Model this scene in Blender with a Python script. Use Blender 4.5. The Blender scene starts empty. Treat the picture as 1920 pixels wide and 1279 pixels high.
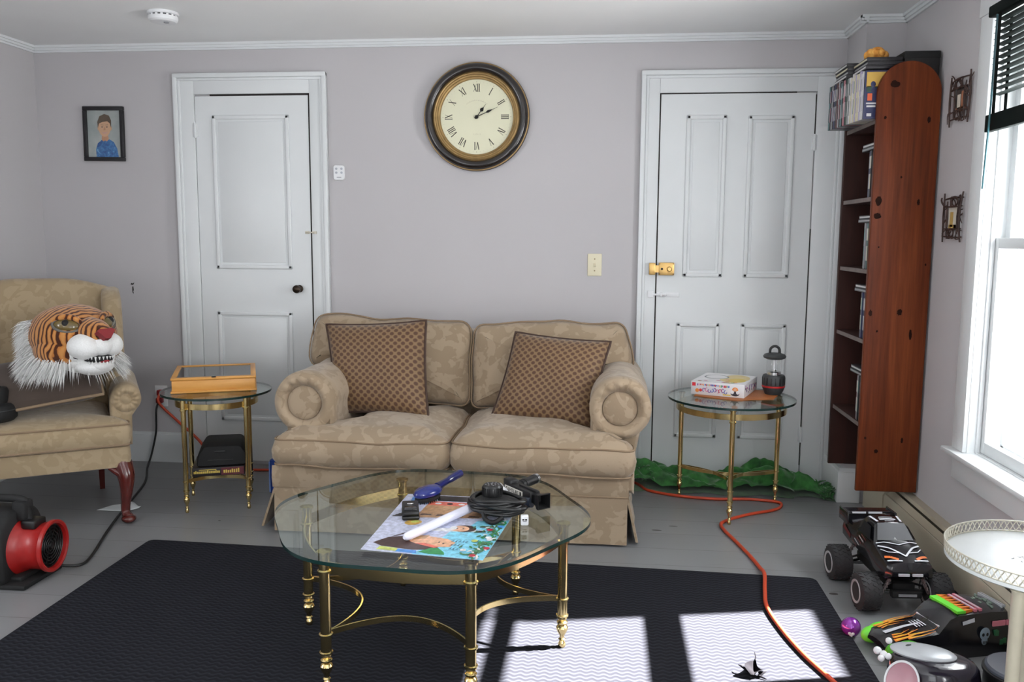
import bpy, bmesh, math, random
from mathutils import Vector, Matrix, Euler, noise as mnoise
random.seed(7)
S = bpy.context.scene
COL = S.collection
PI = math.pi

# ---------------------------------------------------------------- camera
cam_d = bpy.data.cameras.new('camera')
cam = bpy.data.objects.new('camera', cam_d)
COL.objects.link(cam)
cam_d.sensor_width = 36.0
cam_d.lens = 1600.0 * 36.0 / 1920.0
cam_d.clip_start = 0.05
Rw = Matrix(((0.99446641, 0.01850329, -0.10341275),
             (0.10489171, -0.12000846, 0.98721614),
             (0.00585634, -0.99260042, -0.12128523)))      # columns: image right, image down, forward
cr, cd, cf = (Rw.col[i].copy() for i in range(3))
cam.matrix_world = Matrix.Translation((0, 0, 1.253)) @ Matrix(
    ((cr[0], -cd[0], -cf[0]), (cr[1], -cd[1], -cf[1]), (cr[2], -cd[2], -cf[2]))).to_4x4()
S.camera = cam

# ---------------------------------------------------------------- light and exposure
S.view_settings.view_transform = 'Standard'
S.view_settings.look = 'None'
S.view_settings.gamma = 1.0
S.view_settings.use_curve_mapping = False
S.view_settings.exposure = -0.30
S.cycles.max_bounces = 10
S.cycles.diffuse_bounces = 5
S.cycles.glossy_bounces = 5
S.cycles.transmission_bounces = 8
S.cycles.transparent_max_bounces = 12
S.cycles.caustics_refractive = False
S.cycles.caustics_reflective = False
S.cycles.sample_clamp_indirect = 6.0
S.cycles.use_denoising = True

world = bpy.data.worlds.new('sky')
S.world = world
world.use_nodes = True
bg = world.node_tree.nodes['Background']
bg.inputs['Color'].default_value = (0.92, 0.96, 1.0, 1)
bg.inputs['Strength'].default_value = 3.2

def add_sun(direction, strength):
    d = bpy.data.lights.new('sun', 'SUN')
    d.energy = strength
    d.angle = math.radians(0.6)
    d.color = (1.0, 0.985, 0.96)
    o = bpy.data.objects.new('sun', d)
    COL.objects.link(o)
    o.rotation_euler = Vector(direction).to_track_quat('-Z', 'Y').to_euler()
    return o
add_sun((-1.0, -0.22, -1.02), 250.0)

def window_light(name, loc, direction, sx, sy, power, color=(0.94, 0.97, 1.0)):
    """daylight entering one window opening"""
    d = bpy.data.lights.new(name, 'AREA')
    d.shape = 'RECTANGLE'
    d.size, d.size_y = sx, sy
    d.energy = power
    d.color = color
    o = bpy.data.objects.new(name, d)
    COL.objects.link(o)
    o.location = loc
    o.rotation_euler = Vector(direction).to_track_quat('-Z', 'Z').to_euler()
    return o
# sky seen through each window, and the sunlit ground outside that throws light up at the ceiling
window_light('sky_front_left', (-2.0, -1.32, 1.35), (0, 1, -0.10), 0.8, 1.4, 4)
window_light('sky_front_right', (0.2, -1.32, 1.35), (0, 1, -0.10), 0.8, 1.4, 4)
window_light('sky_left', (-3.26, 1.25, 1.35), (1, 0, -0.10), 0.85, 1.4, 55)
window_light('sky_right', (1.62, 2.845, 1.30), (-1, 0, -0.10), 0.62, 1.4, 62)
window_light('sky_right_near', (1.62, -0.05, 1.30), (-1, 0.15, -0.10), 0.9, 1.4, 130)
window_light('ground_front_left', (-2.0, -2.1, 0.25), (0, 1, 0.62), 1.5, 1.4, 22, (1.0, 0.98, 0.94))
window_light('ground_front_right', (0.2, -2.1, 0.25), (0, 1, 0.62), 1.5, 1.4, 34, (1.0, 0.98, 0.94))
window_light('ground_right', (2.25, 2.85, 0.15), (-1, 0, 0.75), 1.1, 1.2, 190, (1.0, 0.98, 0.94))

# ---------------------------------------------------------------- geometry helpers
def rz(a):
    return Matrix.Rotation(a, 4, 'Z')
def T(x, y, z):
    return Matrix.Translation((x, y, z))
def frame(origin, xaxis, yaxis):
    x = Vector(xaxis).normalized()
    y = Vector(yaxis)
    y = (y - x * y.dot(x)).normalized()
    z = x.cross(y)
    o = Vector(origin)
    return Matrix(((x[0], y[0], z[0], o[0]), (x[1], y[1], z[1], o[1]), (x[2], y[2], z[2], o[2]), (0, 0, 0, 1)))

_boxcache = {}
class MB:
    """collects shapes; build() links them as ONE mesh object"""
    def __init__(self):
        self.v, self.f, self.m, self.pc = [], [], [], []
    def add(self, vs, fs, m=0, M=None, pc=None):
        n = len(self.v)
        for i, p in enumerate(vs):
            p = Vector(p)
            if M is not None:
                p = M @ p
            self.v.append(p)
            self.pc.append(pc[i] if pc else (0, 0, 0))
        for q in fs:
            self.f.append([n + i for i in q])
            self.m.append(m)
        return self
    def box(self, c, s, m=0, M=None, bevel=0.0, seg=2):
        b = min(bevel, min(s) * 0.49)
        key = (round(s[0], 5), round(s[1], 5), round(s[2], 5), round(b, 5), seg)
        if key not in _boxcache:
            bm = bmesh.new()
            bmesh.ops.create_cube(bm, size=1.0)
            bmesh.ops.scale(bm, vec=s, verts=bm.verts)
            if b > 1e-5:
                bmesh.ops.bevel(bm, geom=list(bm.edges), offset=b, segments=seg, profile=0.5, affect='EDGES')
            bm.verts.index_update()
            _boxcache[key] = ([v.co.copy() for v in bm.verts], [[v.index for v in f.verts] for f in bm.faces])
            bm.free()
        vs, fs = _boxcache[key]
        C = Matrix.Translation(c)
        return self.add(vs, fs, m, C if M is None else M @ C)
    def bx(self, x0, x1, y0, y1, z0, z1, m=0, M=None, bevel=0.0, seg=2):
        return self.box(((x0 + x1) / 2, (y0 + y1) / 2, (z0 + z1) / 2), (abs(x1 - x0), abs(y1 - y0), abs(z1 - z0)), m, M, bevel, seg)
    def lathe(self, prof, n=32, m=0, M=None, cap=True):
        vs, fs = [], []
        for r, z in prof:
            for k in range(n):
                a = 2 * PI * k / n
                vs.append((r * math.cos(a), r * math.sin(a), z))
        for i in range(len(prof) - 1):
            for k in range(n):
                k2 = (k + 1) % n
                fs.append((i * n + k, i * n + k2, (i + 1) * n + k2, (i + 1) * n + k))
        if cap:
            if prof[0][0] > 1e-6:
                fs.append(tuple(reversed(range(n))))
            if prof[-1][0] > 1e-6:
                fs.append(tuple(range((len(prof) - 1) * n, len(prof) * n)))
        return self.add(vs, fs, m, M)
    def ring(self, R, r, n=48, k=10, m=0, M=None):
        prof = [(R + r * math.cos(2 * PI * i / k), r * math.sin(2 * PI * i / k)) for i in range(k + 1)]
        return self.lathe(prof, n, m, M, cap=False)
    def tube(self, pts, r, n=8, m=0, M=None, cap=True, closed=False):
        pts = [Vector(p) for p in pts]
        N = len(pts)
        rr = r if isinstance(r, (list, tuple)) else [r] * N
        tang = []
        for i in range(N):
            a = pts[(i - 1) % N] if (closed or i > 0) else pts[i]
            b = pts[(i + 1) % N] if (closed or i < N - 1) else pts[i]
            t = (b - a)
            tang.append(t.normalized() if t.length > 1e-9 else Vector((0, 0, 1)))
        u = tang[0].orthogonal().normalized()
        vs, fs = [], []
        for i in range(N):
            t = tang[i]
            u = (u - t * u.dot(t))
            u = u.normalized() if u.length > 1e-6 else t.orthogonal().normalized()
            w = t.cross(u)
            for k in range(n):
                a = 2 * PI * k / n
                vs.append(pts[i] + (u * math.cos(a) + w * math.sin(a)) * rr[i])
        for i in range(N if closed else N - 1):
            j = (i + 1) % N
            for k in range(n):
                k2 = (k + 1) % n
                fs.append((i * n + k, i * n + k2, j * n + k2, j * n + k))
        if cap and not closed:
            fs.append(tuple(reversed(range(n))))
            fs.append(tuple(range((N - 1) * n, N * n)))
        return self.add(vs, fs, m, M)
    def ball(self, c, r, m=0, M=None, nu=24, nv=14, e=1.0):
        """ellipsoid (e<1: boxier)"""
        if not isinstance(r, (list, tuple)):
            r = (r, r, r)
        def pw(x):
            return math.copysign(abs(x) ** e, x)
        vs, fs = [], []
        for i in range(nv + 1):
            p = -PI / 2 + PI * i / nv
            for k in range(nu):
                a = 2 * PI * k / nu
                vs.append((c[0] + r[0] * pw(math.cos(p)) * pw(math.cos(a)), c[1] + r[1] * pw(math.cos(p)) * pw(math.sin(a)), c[2] + r[2] * pw(math.sin(p))))
        for i in range(nv):
            for k in range(nu):
                k2 = (k + 1) % nu
                fs.append((i * nu + k, i * nu + k2, (i + 1) * nu + k2, (i + 1) * nu + k))
        return self.add(vs, fs, m, M)
    def prism(self, poly, z0, z1, m=0, M=None, mtop=None):
        n = len(poly)
        vs = [(p[0], p[1], z0) for p in poly] + [(p[0], p[1], z1) for p in poly]
        fs = [(i, (i + 1) % n, n + (i + 1) % n, n + i) for i in range(n)]
        self.add(vs, fs + [tuple(reversed(range(n)))], m, M)
        self.add([(p[0], p[1], z1) for p in poly], [tuple(range(n))], m if mtop is None else mtop, M)
        return self
    def puff(self, poly, prof, m=0, M=None):
        """stack of inset copies of poly: prof = [(inset, z), ...]; closes bottom and top. inset > 0 shrinks."""
        P = [Vector((p[0], p[1])) for p in poly]
        n = len(P)
        c = sum(P, Vector((0, 0))) / n
        area = sum(P[i].x * P[(i + 1) % n].y - P[(i + 1) % n].x * P[i].y for i in range(n))
        sgn = 1 if area > 0 else -1
        nor = []
        for i in range(n):
            e1 = (P[i] - P[i - 1]).normalized()
            e2 = (P[(i + 1) % n] - P[i]).normalized()
            n1 = Vector((-e1.y, e1.x)) * sgn
            n2 = Vector((-e2.y, e2.x)) * sgn
            b = n1 + n2
            b = b.normalized() if b.length > 1e-6 else n1
            nor.append(b / max(0.55, b.dot(n1)))
        vs, fs = [], []
        for d, z in prof:
            for i in range(n):
                if isinstance(d, tuple):
                    q = P[i] + nor[i] * d[0]
                    q = c + (q - c) * d[1]
                else:
                    q = P[i] + nor[i] * d
                vs.append((q.x, q.y, z))
        L = len(prof)
        for j in range(L - 1):
            for i in range(n):
                i2 = (i + 1) % n
                fs.append((j * n + i, j * n + i2, (j + 1) * n + i2, (j + 1) * n + i))
        fs.append(tuple(reversed(range(n))))
        fs.append(tuple(range((L - 1) * n, L * n)))
        return self.add(vs, fs, m, M)
    def sheet(self, fn, nu, nv, m=0, M=None, pc=False, wrap=False):
        """grid surface fn(u, v)->point for u, v in 0..1"""
        vs, pcs, fs = [], [], []
        for j in range(nv + 1):
            for i in range(nu + 1):
                u, v = i / nu, j / nv
                vs.append(fn(u, v))
                pcs.append((u, v, 0))
        w = nu + 1
        for j in range(nv):
            for i in range(nu):
                fs.append((j * w + i, j * w + i + 1, (j + 1) * w + i + 1, (j + 1) * w + i))
        return self.add(vs, fs, m, M, pcs if pc else None)
    def poly(self, pts, m=0, M=None):
        return self.add(pts, [tuple(range(len(pts)))], m, M)
    def band(self, pts, width, thick, m=0, M=None, closed=False):
        """flat metal band along pts; width along z, thickness sideways (path roughly horizontal)"""
        pts = [Vector(p) for p in pts]
        N = len(pts)
        vs, fs = [], []
        for i in range(N):
            a = pts[(i - 1) % N] if (closed or i > 0) else pts[i]
            b = pts[(i + 1) % N] if (closed or i < N - 1) else pts[i]
            t = (b - a); t.z = 0
            t.normalize()
            s = Vector((-t.y, t.x, 0)) * (thick / 2)
            h = Vector((0, 0, width / 2))
            vs += [pts[i] + s + h, pts[i] - s + h, pts[i] - s - h, pts[i] + s - h]
        for i in range(N if closed else N - 1):
            j = (i + 1) % N
            for k in range(4):
                k2 = (k + 1) % 4
                fs.append((i * 4 + k, i * 4 + k2, j * 4 + k2, j * 4 + k))
        if not closed:
            fs.append((3, 2, 1, 0)); fs.append(((N - 1) * 4, (N - 1) * 4 + 1, (N - 1) * 4 + 2, (N - 1) * 4 + 3))
        return self.add(vs, fs, m, M)
    def text(self, s, size, m=0, M=None, depth=0.0, align='CENTER', spacing=1.0):
        c = bpy.data.curves.new('t', 'FONT')
        c.body = s; c.size = size; c.align_x = align; c.align_y = 'CENTER'; c.extrude = depth; c.space_character = spacing
        c.resolution_u = 3
        o = bpy.data.objects.new('t', c)
        COL.objects.link(o)
        me = o.to_mesh()
        vs = [v.co.copy() for v in me.vertices]
        fs = [tuple(p.vertices) for p in me.polygons]
        o.to_mesh_clear()
        bpy.data.objects.remove(o)
        bpy.data.curves.remove(c)
        return self.add(vs, fs, m, M)
    def warp(self, amp, freq, seed=0.0, zs=1.0):
        """soft uneven sag, as in stuffed or crumpled cloth"""
        off = Vector((seed, seed * 1.7, -seed))
        for i, p in enumerate(self.v):
            n = mnoise.noise_vector(p * freq + off)
            self.v[i] = p + Vector((n.x, n.y, n.z * zs)) * amp
        return self
    def build(self, name, mats, parent=None, smooth=35, recenter=None, fix=True):
        me = bpy.data.meshes.new(name)
        v = self.v
        off = Vector((0, 0, 0))
        if recenter is not None:
            off = Vector(recenter)
        me.from_pydata([tuple(p - off) for p in v], [], self.f)
        if not isinstance(mats, (list, tuple)):
            mats = [mats]
        for mt in mats:
            me.materials.append(mt)
        for p, mi in zip(me.polygons, self.m):
            p.material_index = mi
        if any(p != (0, 0, 0) for p in self.pc):
            at = me.attributes.new('pc', 'FLOAT_VECTOR', 'POINT')
            flat = []
            for p in self.pc:
                flat += list(p)
            at.data.foreach_set('vector', flat)
        me.update()
        if fix:
            bm = bmesh.new(); bm.from_mesh(me)
            bmesh.ops.recalc_face_normals(bm, faces=bm.faces)
            bm.to_mesh(me); bm.free()
        if smooth:
            me.polygons.foreach_set('use_smooth', [True] * len(me.polygons))
            me.set_sharp_from_angle(angle=math.radians(smooth))
        o = bpy.data.objects.new(name, me)
        COL.objects.link(o)
        if recenter is not None:
            o.location = off
        if parent is not None:
            o.parent = parent
        return o

def tag(o, label=None, cat=None, group=None, kind=None):
    if label: o['label'] = label
    if cat: o['category'] = cat
    if group: o['group'] = group
    if kind: o['kind'] = kind
    return o
def thing(name, label, cat, loc=(0, 0, 0), rot=0.0, group=None):
    o = bpy.data.objects.new(name, None)
    o.empty_display_size = 0.1
    COL.objects.link(o)
    o.location = loc
    o.rotation_euler = (0, 0, rot)
    return tag(o, label, cat, group)
def struct(o):
    o['kind'] = 'structure'
    return o
def arc(cx, cy, r, a0, a1, n, z=0.0):
    return [(cx + r * math.cos(a0 + (a1 - a0) * i / n), cy + r * math.sin(a0 + (a1 - a0) * i / n), z) for i in range(n + 1)]
def arc2(cx, cy, r, a0, a1, n):
    return [(p[0], p[1]) for p in arc(cx, cy, r, a0, a1, n)]
def ell(cx, cy, rx, ry, n=20, rot=0.0):
    return [(cx + rx * math.cos(2 * PI * i / n) * math.cos(rot) - ry * math.sin(2 * PI * i / n) * math.sin(rot),
             cy + rx * math.cos(2 * PI * i / n) * math.sin(rot) + ry * math.sin(2 * PI * i / n) * math.cos(rot)) for i in range(n)]
def rrect(w, h, r, n=4, cx=0.0, cy=0.0):
    out = []
    for sx, sy, a in ((1, 1, 0), (-1, 1, PI / 2), (-1, -1, PI), (1, -1, 3 * PI / 2)):
        out += arc2(cx + sx * (w / 2 - r), cy + sy * (h / 2 - r), r, a, a + PI / 2, n)
    return out
def catmull(pts, k=8, closed=False):
    P = [Vector(p) for p in pts]
    n = len(P)
    out = []
    for i in range(n if closed else n - 1):
        p0 = P[(i - 1) % n] if (closed or i > 0) else P[i] * 2 - P[i + 1]
        p1, p2 = P[i], P[(i + 1) % n]
        p3 = P[(i + 2) % n] if (closed or i < n - 2) else p2 * 2 - p1
        for j in range(k):
            t = j / k
            out.append(0.5 * ((2 * p1) + (p2 - p0) * t + (2 * p0 - 5 * p1 + 4 * p2 - p3) * t * t + (3 * p1 - p0 - 3 * p2 + p3) * t ** 3))
    if not closed:
        out.append(P[-1])
    return out

# ---------------------------------------------------------------- materials
def lin(c):
    c = c / 255.0
    return c / 12.92 if c <= 0.04045 else ((c + 0.055) / 1.055) ** 2.4
def rgb(r, g, b):
    return (lin(r), lin(g), lin(b), 1.0)
class NM:
    """small node builder"""
    def __init__(self, name):
        self.mat = bpy.data.materials.new(name)
        self.mat.use_nodes = True
        self.t = self.mat.node_tree
        self.p = self.t.nodes['Principled BSDF']
    def n(self, kind, **kw):
        nd = self.t.nodes.new(kind)
        for k, v in kw.items():
            setattr(nd, k, v)
        return nd
    def l(self, a, b):
        self.t.links.new(a, b)
    def coord(self, kind='Object', scale=(1, 1, 1), rot=(0, 0, 0)):
        tc = self.n('ShaderNodeTexCoord')
        mp = self.n('ShaderNodeMapping')
        mp.inputs['Scale'].default_value = scale
        mp.inputs['Rotation'].default_value = rot
        self.l(tc.outputs[kind], mp.inputs['Vector'])
        return mp.outputs['Vector']
    def noise(self, vec, scale, detail=2.0, rough=0.5, dist=0.0):
        nd = self.n('ShaderNodeTexNoise')
        nd.inputs['Scale'].default_value = scale
        nd.inputs['Detail'].default_value = detail
        nd.inputs['Roughness'].default_value = rough
        nd.inputs['Distortion'].default_value = dist
        if vec is not None:
            self.l(vec, nd.inputs['Vector'])
        return nd.outputs['Fac']
    def ramp(self, fac, stops):
        nd = self.n('ShaderNodeValToRGB')
        e = nd.color_ramp.elements
        while len(e) < len(stops):
            e.new(0.5)
        for i, (p, c) in enumerate(stops):
            e[i].position = p
            e[i].color = c if len(c) == 4 else (*c, 1)
        self.l(fac, nd.inputs['Fac'])
        return nd.outputs['Color']
    def math(self, op, a, b=None, c=None):
        nd = self.n('ShaderNodeMath', operation=op)
        for i, x in enumerate((a, b, c)):
            if x is None:
                continue
            if isinstance(x, (int, float)):
                nd.inputs[i].default_value = x
            else:
                self.l(x, nd.inputs[i])
        return nd.outputs[0]
    def mix(self, fac, a, b):
        nd = self.n('ShaderNodeMix', data_type='RGBA')
        for s, x in (('Factor', fac), ('A', a), ('B', b)):
            sock = [i for i in nd.inputs if i.name == s and i.enabled][0] if s != 'Factor' else nd.inputs[0]
            if isinstance(x, (int, float)):
                sock.default_value = x
            elif isinstance(x, tuple):
                sock.default_value = x
            else:
                self.l(x, sock)
        return [o for o in nd.outputs if o.enabled][0]
    def bump(self, h, strength=0.3, dist=0.01):
        nd = self.n('ShaderNodeBump')
        nd.inputs['Strength'].default_value = strength
        nd.inputs['Distance'].default_value = dist
        self.l(h, nd.inputs['Height'])
        self.l(nd.outputs['Normal'], self.p.inputs['Normal'])
    def base(self, c):
        if isinstance(c, tuple):
            self.p.inputs['Base Color'].default_value = c
        else:
            self.l(c, self.p.inputs['Base Color'])
        return self
    def set(self, **kw):
        names = dict(rough='Roughness', metal='Metallic', spec='Specular IOR Level', trans='Transmission Weight', ior='IOR', alpha='Alpha', coat='Coat Weight', sheen='Sheen Weight', emit='Emission Strength')
        for k, v in kw.items():
            self.p.inputs[names[k]].default_value = v
        return self

def plain(name, c, rough=0.5, metal=0.0, var=0.06, scale=18.0, spec=0.5, bump=0.0, coat=0.0, sheen=0.0):
    """solid colour with slight procedural unevenness"""
    m = NM(name)
    v = m.coord()
    f = m.noise(v, scale, 3.0, 0.55)
    a = tuple(max(0.0, x * (1 - var)) for x in c[:3]) + (1,)
    b = tuple(min(1.0, x * (1 + var)) for x in c[:3]) + (1,)
    m.base(m.ramp(f, [(0.3, a), (0.7, b)]))
    m.set(rough=rough, metal=metal, spec=spec, coat=coat, sheen=sheen)
    if bump:
        m.bump(f, bump, 0.004)
    return m.mat

def mat_wall():
    m = NM('lilac_wall_paint')
    v = m.coord()
    big = m.noise(v, 0.8, 3.0)
    fine = m.noise(v, 160.0, 2.0)
    m.base(m.ramp(big, [(0.3, rgb(186, 183, 185)), (0.7, rgb(191, 188, 190))]))
    m.set(rough=0.6, spec=0.35)
    m.bump(fine, 0.08, 0.002)
    return m.mat
def mat_floor():
    m = NM('grey_painted_boards')
    tc = m.n('ShaderNodeTexCoord')
    sep = m.n('ShaderNodeSeparateXYZ')
    m.l(tc.outputs['Object'], sep.inputs[0])
    y = m.math('DIVIDE', sep.outputs['Y'], 0.178)
    fr = m.math('FRACT', y)
    d = m.math('ABSOLUTE', m.math('SUBTRACT', fr, 0.5))
    seam = m.math('GREATER_THAN', d, 0.491)
    fl = m.math('FLOOR', y)
    cx = m.n('ShaderNodeCombineXYZ')
    m.l(m.math('MULTIPLY', sep.outputs['X'], 0.9), cx.inputs[0]); m.l(m.math('MULTIPLY', fl, 7.3), cx.inputs[1])
    nv = m.noise(cx.outputs[0], 1.3, 3.0)
    sc = m.coord(scale=(2.0, 9.0, 1.0))
    streak = m.noise(sc, 3.0, 5.0, 0.65)
    base = m.ramp(nv, [(0.3, rgb(120, 121, 123)), (0.7, rgb(132, 132, 133))])
    base = m.mix(m.math('MULTIPLY', m.math('GREATER_THAN', streak, 0.63), 0.22), base, rgb(112, 110, 108))
    worn = m.noise(m.coord(), 14.0, 2.0)
    seamv = m.math('MULTIPLY', seam, m.math('MULTIPLY_ADD', worn, 1.1, 0.05))
    m.base(m.mix(seamv, base, rgb(70, 68, 66)))
    m.set(rough=0.38, spec=0.45)
    m.bump(m.math('SUBTRACT', m.math('MULTIPLY', streak, 0.15), seam), 0.25, 0.003)
    return m.mat
def mat_rug():
    m = NM('navy_ribbed_rug')
    tc = m.n('ShaderNodeTexCoord')
    sep = m.n('ShaderNodeSeparateXYZ')
    m.l(tc.outputs['Object'], sep.inputs[0])
    wob = m.math('MULTIPLY', m.math('SINE', m.math('MULTIPLY', sep.outputs['X'], 2 * PI / 0.034)), 0.0040)
    n1 = m.noise(tc.outputs['Object'], 40.0, 2.0)
    yy = m.math('ADD', m.math('ADD', sep.outputs['Y'], wob), m.math('MULTIPLY', n1, 0.006))
    rib = m.math('SINE', m.math('MULTIPLY', yy, 2 * PI / 0.0205))
    rib = m.math('MULTIPLY_ADD', rib, 0.5, 0.5)
    n2 = m.noise(tc.outputs['Object'], 420.0, 2.0)
    col = m.ramp(m.math('MULTIPLY_ADD', rib, 0.75, m.math('MULTIPLY', n2, 0.25)),
                 [(0.25, rgb(26, 26, 31)), (0.72, rgb(33, 34, 40)), (0.97, rgb(46, 47, 52))])
    m.base(col)
    m.set(rough=0.95, spec=0.1)
    m.bump(rib, 0.35, 0.003)
    return m.mat
def mat_damask(name, c1, c2, scale=8.0):
    m = NM(name)
    v = m.coord()
    f = m.noise(v, scale, 1.5, 0.5, 1.6)
    g = m.noise(v, 260.0, 2.0)
    w = m.noise(v, scale * 2.6, 1.0, 0.5, 0.8)
    pat = m.ramp(m.math('ADD', f, m.math('MULTIPLY', m.math('SUBTRACT', w, 0.5), 0.35)), [(0.49, (0, 0, 0, 1)), (0.53, (1, 1, 1, 1))])
    col = m.mix(pat, c2, c1)
    m.base(m.mix(m.math('MULTIPLY', g, 0.25), col, c2))
    m.set(rough=0.75, spec=0.25, sheen=0.25)
    m.bump(g, 0.15, 0.002)
    return m.mat
def mat_pillow():
    m = NM('brown_dotted_brocade')
    at = m.n('ShaderNodeAttribute', attribute_name='pc')
    sep = m.n('ShaderNodeSeparateXYZ')
    m.l(at.outputs['Vector'], sep.inputs[0])
    k = 13.0
    def cell(du, dv):
        u = m.math('SUBTRACT', m.math('FRACT', m.math('ADD', m.math('MULTIPLY', sep.outputs['X'], k), du)), 0.5)
        v = m.math('SUBTRACT', m.math('FRACT', m.math('ADD', m.math('MULTIPLY', sep.outputs['Y'], k), dv)), 0.5)
        uu = m.math('MULTIPLY', u, 1.0)
        return m.math('SQRT', m.math('ADD', m.math('MULTIPLY', uu, uu), m.math('MULTIPLY', v, v)))
    d = m.math('MINIMUM', cell(0, 0), cell(0.5, 0.5))
    base = m.ramp(d, [(0.16, rgb(76, 50, 33)), (0.24, rgb(90, 63, 42)), (0.29, rgb(120, 95, 66)), (0.42, rgb(131, 106, 76)), (0.50, rgb(114, 89, 62))])
    g = m.noise(m.coord(), 300.0, 2.0)
    m.base(m.mix(m.math('MULTIPLY', g, 0.2), base, rgb(96, 66, 44)))
    m.set(rough=0.6, spec=0.35, sheen=0.2)
    m.bump(d, 0.2, 0.003)
    return m.mat
def mat_wood(name, c1, c2, axis='Z', scale=10.0, rough=0.35):
    m = NM(name)
    s = {'X': (0.08, 1, 1), 'Y': (1, 0.08, 1), 'Z': (1, 1, 0.08)}[axis]
    v = m.coord(scale=s)
    f = m.noise(v, scale, 4.0, 0.6, 0.6)
    g = m.noise(v, scale * 7, 3.0, 0.6)
    m.base(m.ramp(m.math('MULTIPLY_ADD', g, 0.35, m.math('MULTIPLY', f, 0.65)), [(0.32, c1), (0.68, c2)]))
    m.set(rough=rough, spec=0.4)
    return m.mat
def mat_glass(name, tint, rough=0.0):
    m = NM(name)
    m.base(tint)
    m.set(rough=rough, trans=1.0, ior=1.45)
    return m.mat
def thin_reflect(m, f0):
    """share of light a thin sheet reflects (same from both sides)"""
    lw = m.n('ShaderNodeLayerWeight')
    lw.inputs['Blend'].default_value = 0.5
    return m.math('MULTIPLY_ADD', m.math('POWER', lw.outputs['Facing'], 5.0), 1 - f0, f0)
def mat_pane():
    """thin clear window glass"""
    m = NM('window_glass')
    t = m.t
    tr = m.n('ShaderNodeBsdfTransparent')
    gl = m.n('ShaderNodeBsdfGlossy')
    gl.inputs['Roughness'].default_value = 0.02
    fr = thin_reflect(m, 0.04)
    mx = m.n('ShaderNodeMixShader')
    m.l(fr, mx.inputs[0]); m.l(tr.outputs[0], mx.inputs[1]); m.l(gl.outputs[0], mx.inputs[2])
    m.l(mx.outputs[0], t.nodes['Material Output'].inputs['Surface'])
    t.nodes.remove(m.p)
    return m.mat
def mat_sheet_glass(name, tint, fres=0.05):
    """table glass: clear, faintly tinted, mirror-like at the grazing angles"""
    m = NM(name)
    t = m.t
    tr = m.n('ShaderNodeBsdfTransparent')
    tr.inputs['Color'].default_value = tint
    gl = m.n('ShaderNodeBsdfGlossy')
    gl.inputs['Roughness'].default_value = 0.015
    fr = thin_reflect(m, fres)
    mx = m.n('ShaderNodeMixShader')
    m.l(fr, mx.inputs[0]); m.l(tr.outputs[0], mx.inputs[1]); m.l(gl.outputs[0], mx.inputs[2])
    m.l(mx.outputs[0], t.nodes['Material Output'].inputs['Surface'])
    t.nodes.remove(m.p)
    return m.mat

WALL = mat_wall()
WHITE = plain('white_trim_paint', rgb(222, 225, 226), 0.38, var=0.02, scale=3.0)
CEIL = plain('ceiling_paint', rgb(241, 242, 242), 0.7, var=0.02, scale=2.0)
FLOOR = mat_floor()
RUG = mat_rug()
SOFA = mat_damask('tan_damask', rgb(162, 143, 120), rgb(146, 127, 104), 11.0)
CHAIRF = mat_damask('camel_damask', rgb(161, 142, 114), rgb(150, 131, 103), 12.0)
PIPING = plain('tan_piping', rgb(134, 113, 90), 0.8)
PILLOW = mat_pillow()
DARKCORD = plain('dark_brown_piping', rgb(62, 42, 32), 0.7)
BRASS = plain('polished_brass', (0.78, 0.60, 0.28, 1), 0.16, 1.0, 0.04)
BLACK = plain('black_plastic', rgb(16, 16, 17), 0.42)
MATTE = plain('matte_black', rgb(12, 12, 13), 0.75)
DKGREY = plain('dark_grey_plastic', rgb(52, 54, 56), 0.5)
STEEL = plain('steel', (0.6, 0.6, 0.6, 1), 0.25, 1.0)
WPLAS = plain('white_plastic', rgb(232, 233, 235), 0.4, var=0.02)
GREY = plain('grey_plastic', rgb(140, 142, 146), 0.5)
RED = plain('red_plastic', rgb(176, 24, 24), 0.38)
CHERRY = plain('cherry_leg_varnish', rgb(82, 30, 26), 0.22, coat=0.4)
PANE = mat_pane()
TGLASS = mat_sheet_glass('clear_table_glass', (0.88, 0.93, 0.90, 1), 0.06)
TEDGE = plain('green_glass_edge', rgb(20, 46, 44), 0.15)
INK = plain('dark_ink', rgb(40, 38, 34), 0.6)
# ================================================================ the room
XL, XR, YB, YF, ZC = -3.04, 1.335, 4.413, -1.10, 2.245
TH = 0.12
b = MB().bx(XL - TH, XR + TH, YF - TH, YB + TH, -0.08, 0.0)
struct(b.build('floor', FLOOR, smooth=0))
b = MB().bx(XL - TH, XR + TH, YF - TH, YB + TH, ZC, ZC + 0.08)
struct(b.build('ceiling', CEIL, smooth=0))
b = MB().bx(XL - TH, XR + TH, YB, YB + TH, 0, ZC)
struct(b.build('wall_back', WALL, smooth=0))

def wall_with_holes(name, axis, pos0, pos1, a0, a1, holes, mat):
    """wall slab between pos0/pos1 on one axis, running a0..a1 on the other, with rectangular openings (a, b, z0, z1)"""
    b = MB()
    def blk(p, q, z0, z1):
        if q - p < 1e-4 or z1 - z0 < 1e-4:
            return
        if axis == 'X':
            b.bx(pos0, pos1, p, q, z0, z1)
        else:
            b.bx(p, q, pos0, pos1, z0, z1)
    cur = a0
    for (p, q, z0, z1) in sorted(holes):
        blk(cur, p, 0, ZC); blk(p, q, 0, z0); blk(p, q, z1, ZC)
        cur = q
    blk(cur, a1, 0, ZC)
    return struct(b.build(name, mat, smooth=0))
WY0, WY1, WZ0, WZ1 = 2.50, 3.19, 0.478, 2.03
wall_with_holes('wall_right', 'X', XR, XR + TH, YF - TH, YB, [(WY0, WY1, WZ0, WZ1), (-0.55, 0.45, WZ0, WZ1)], WALL)
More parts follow.
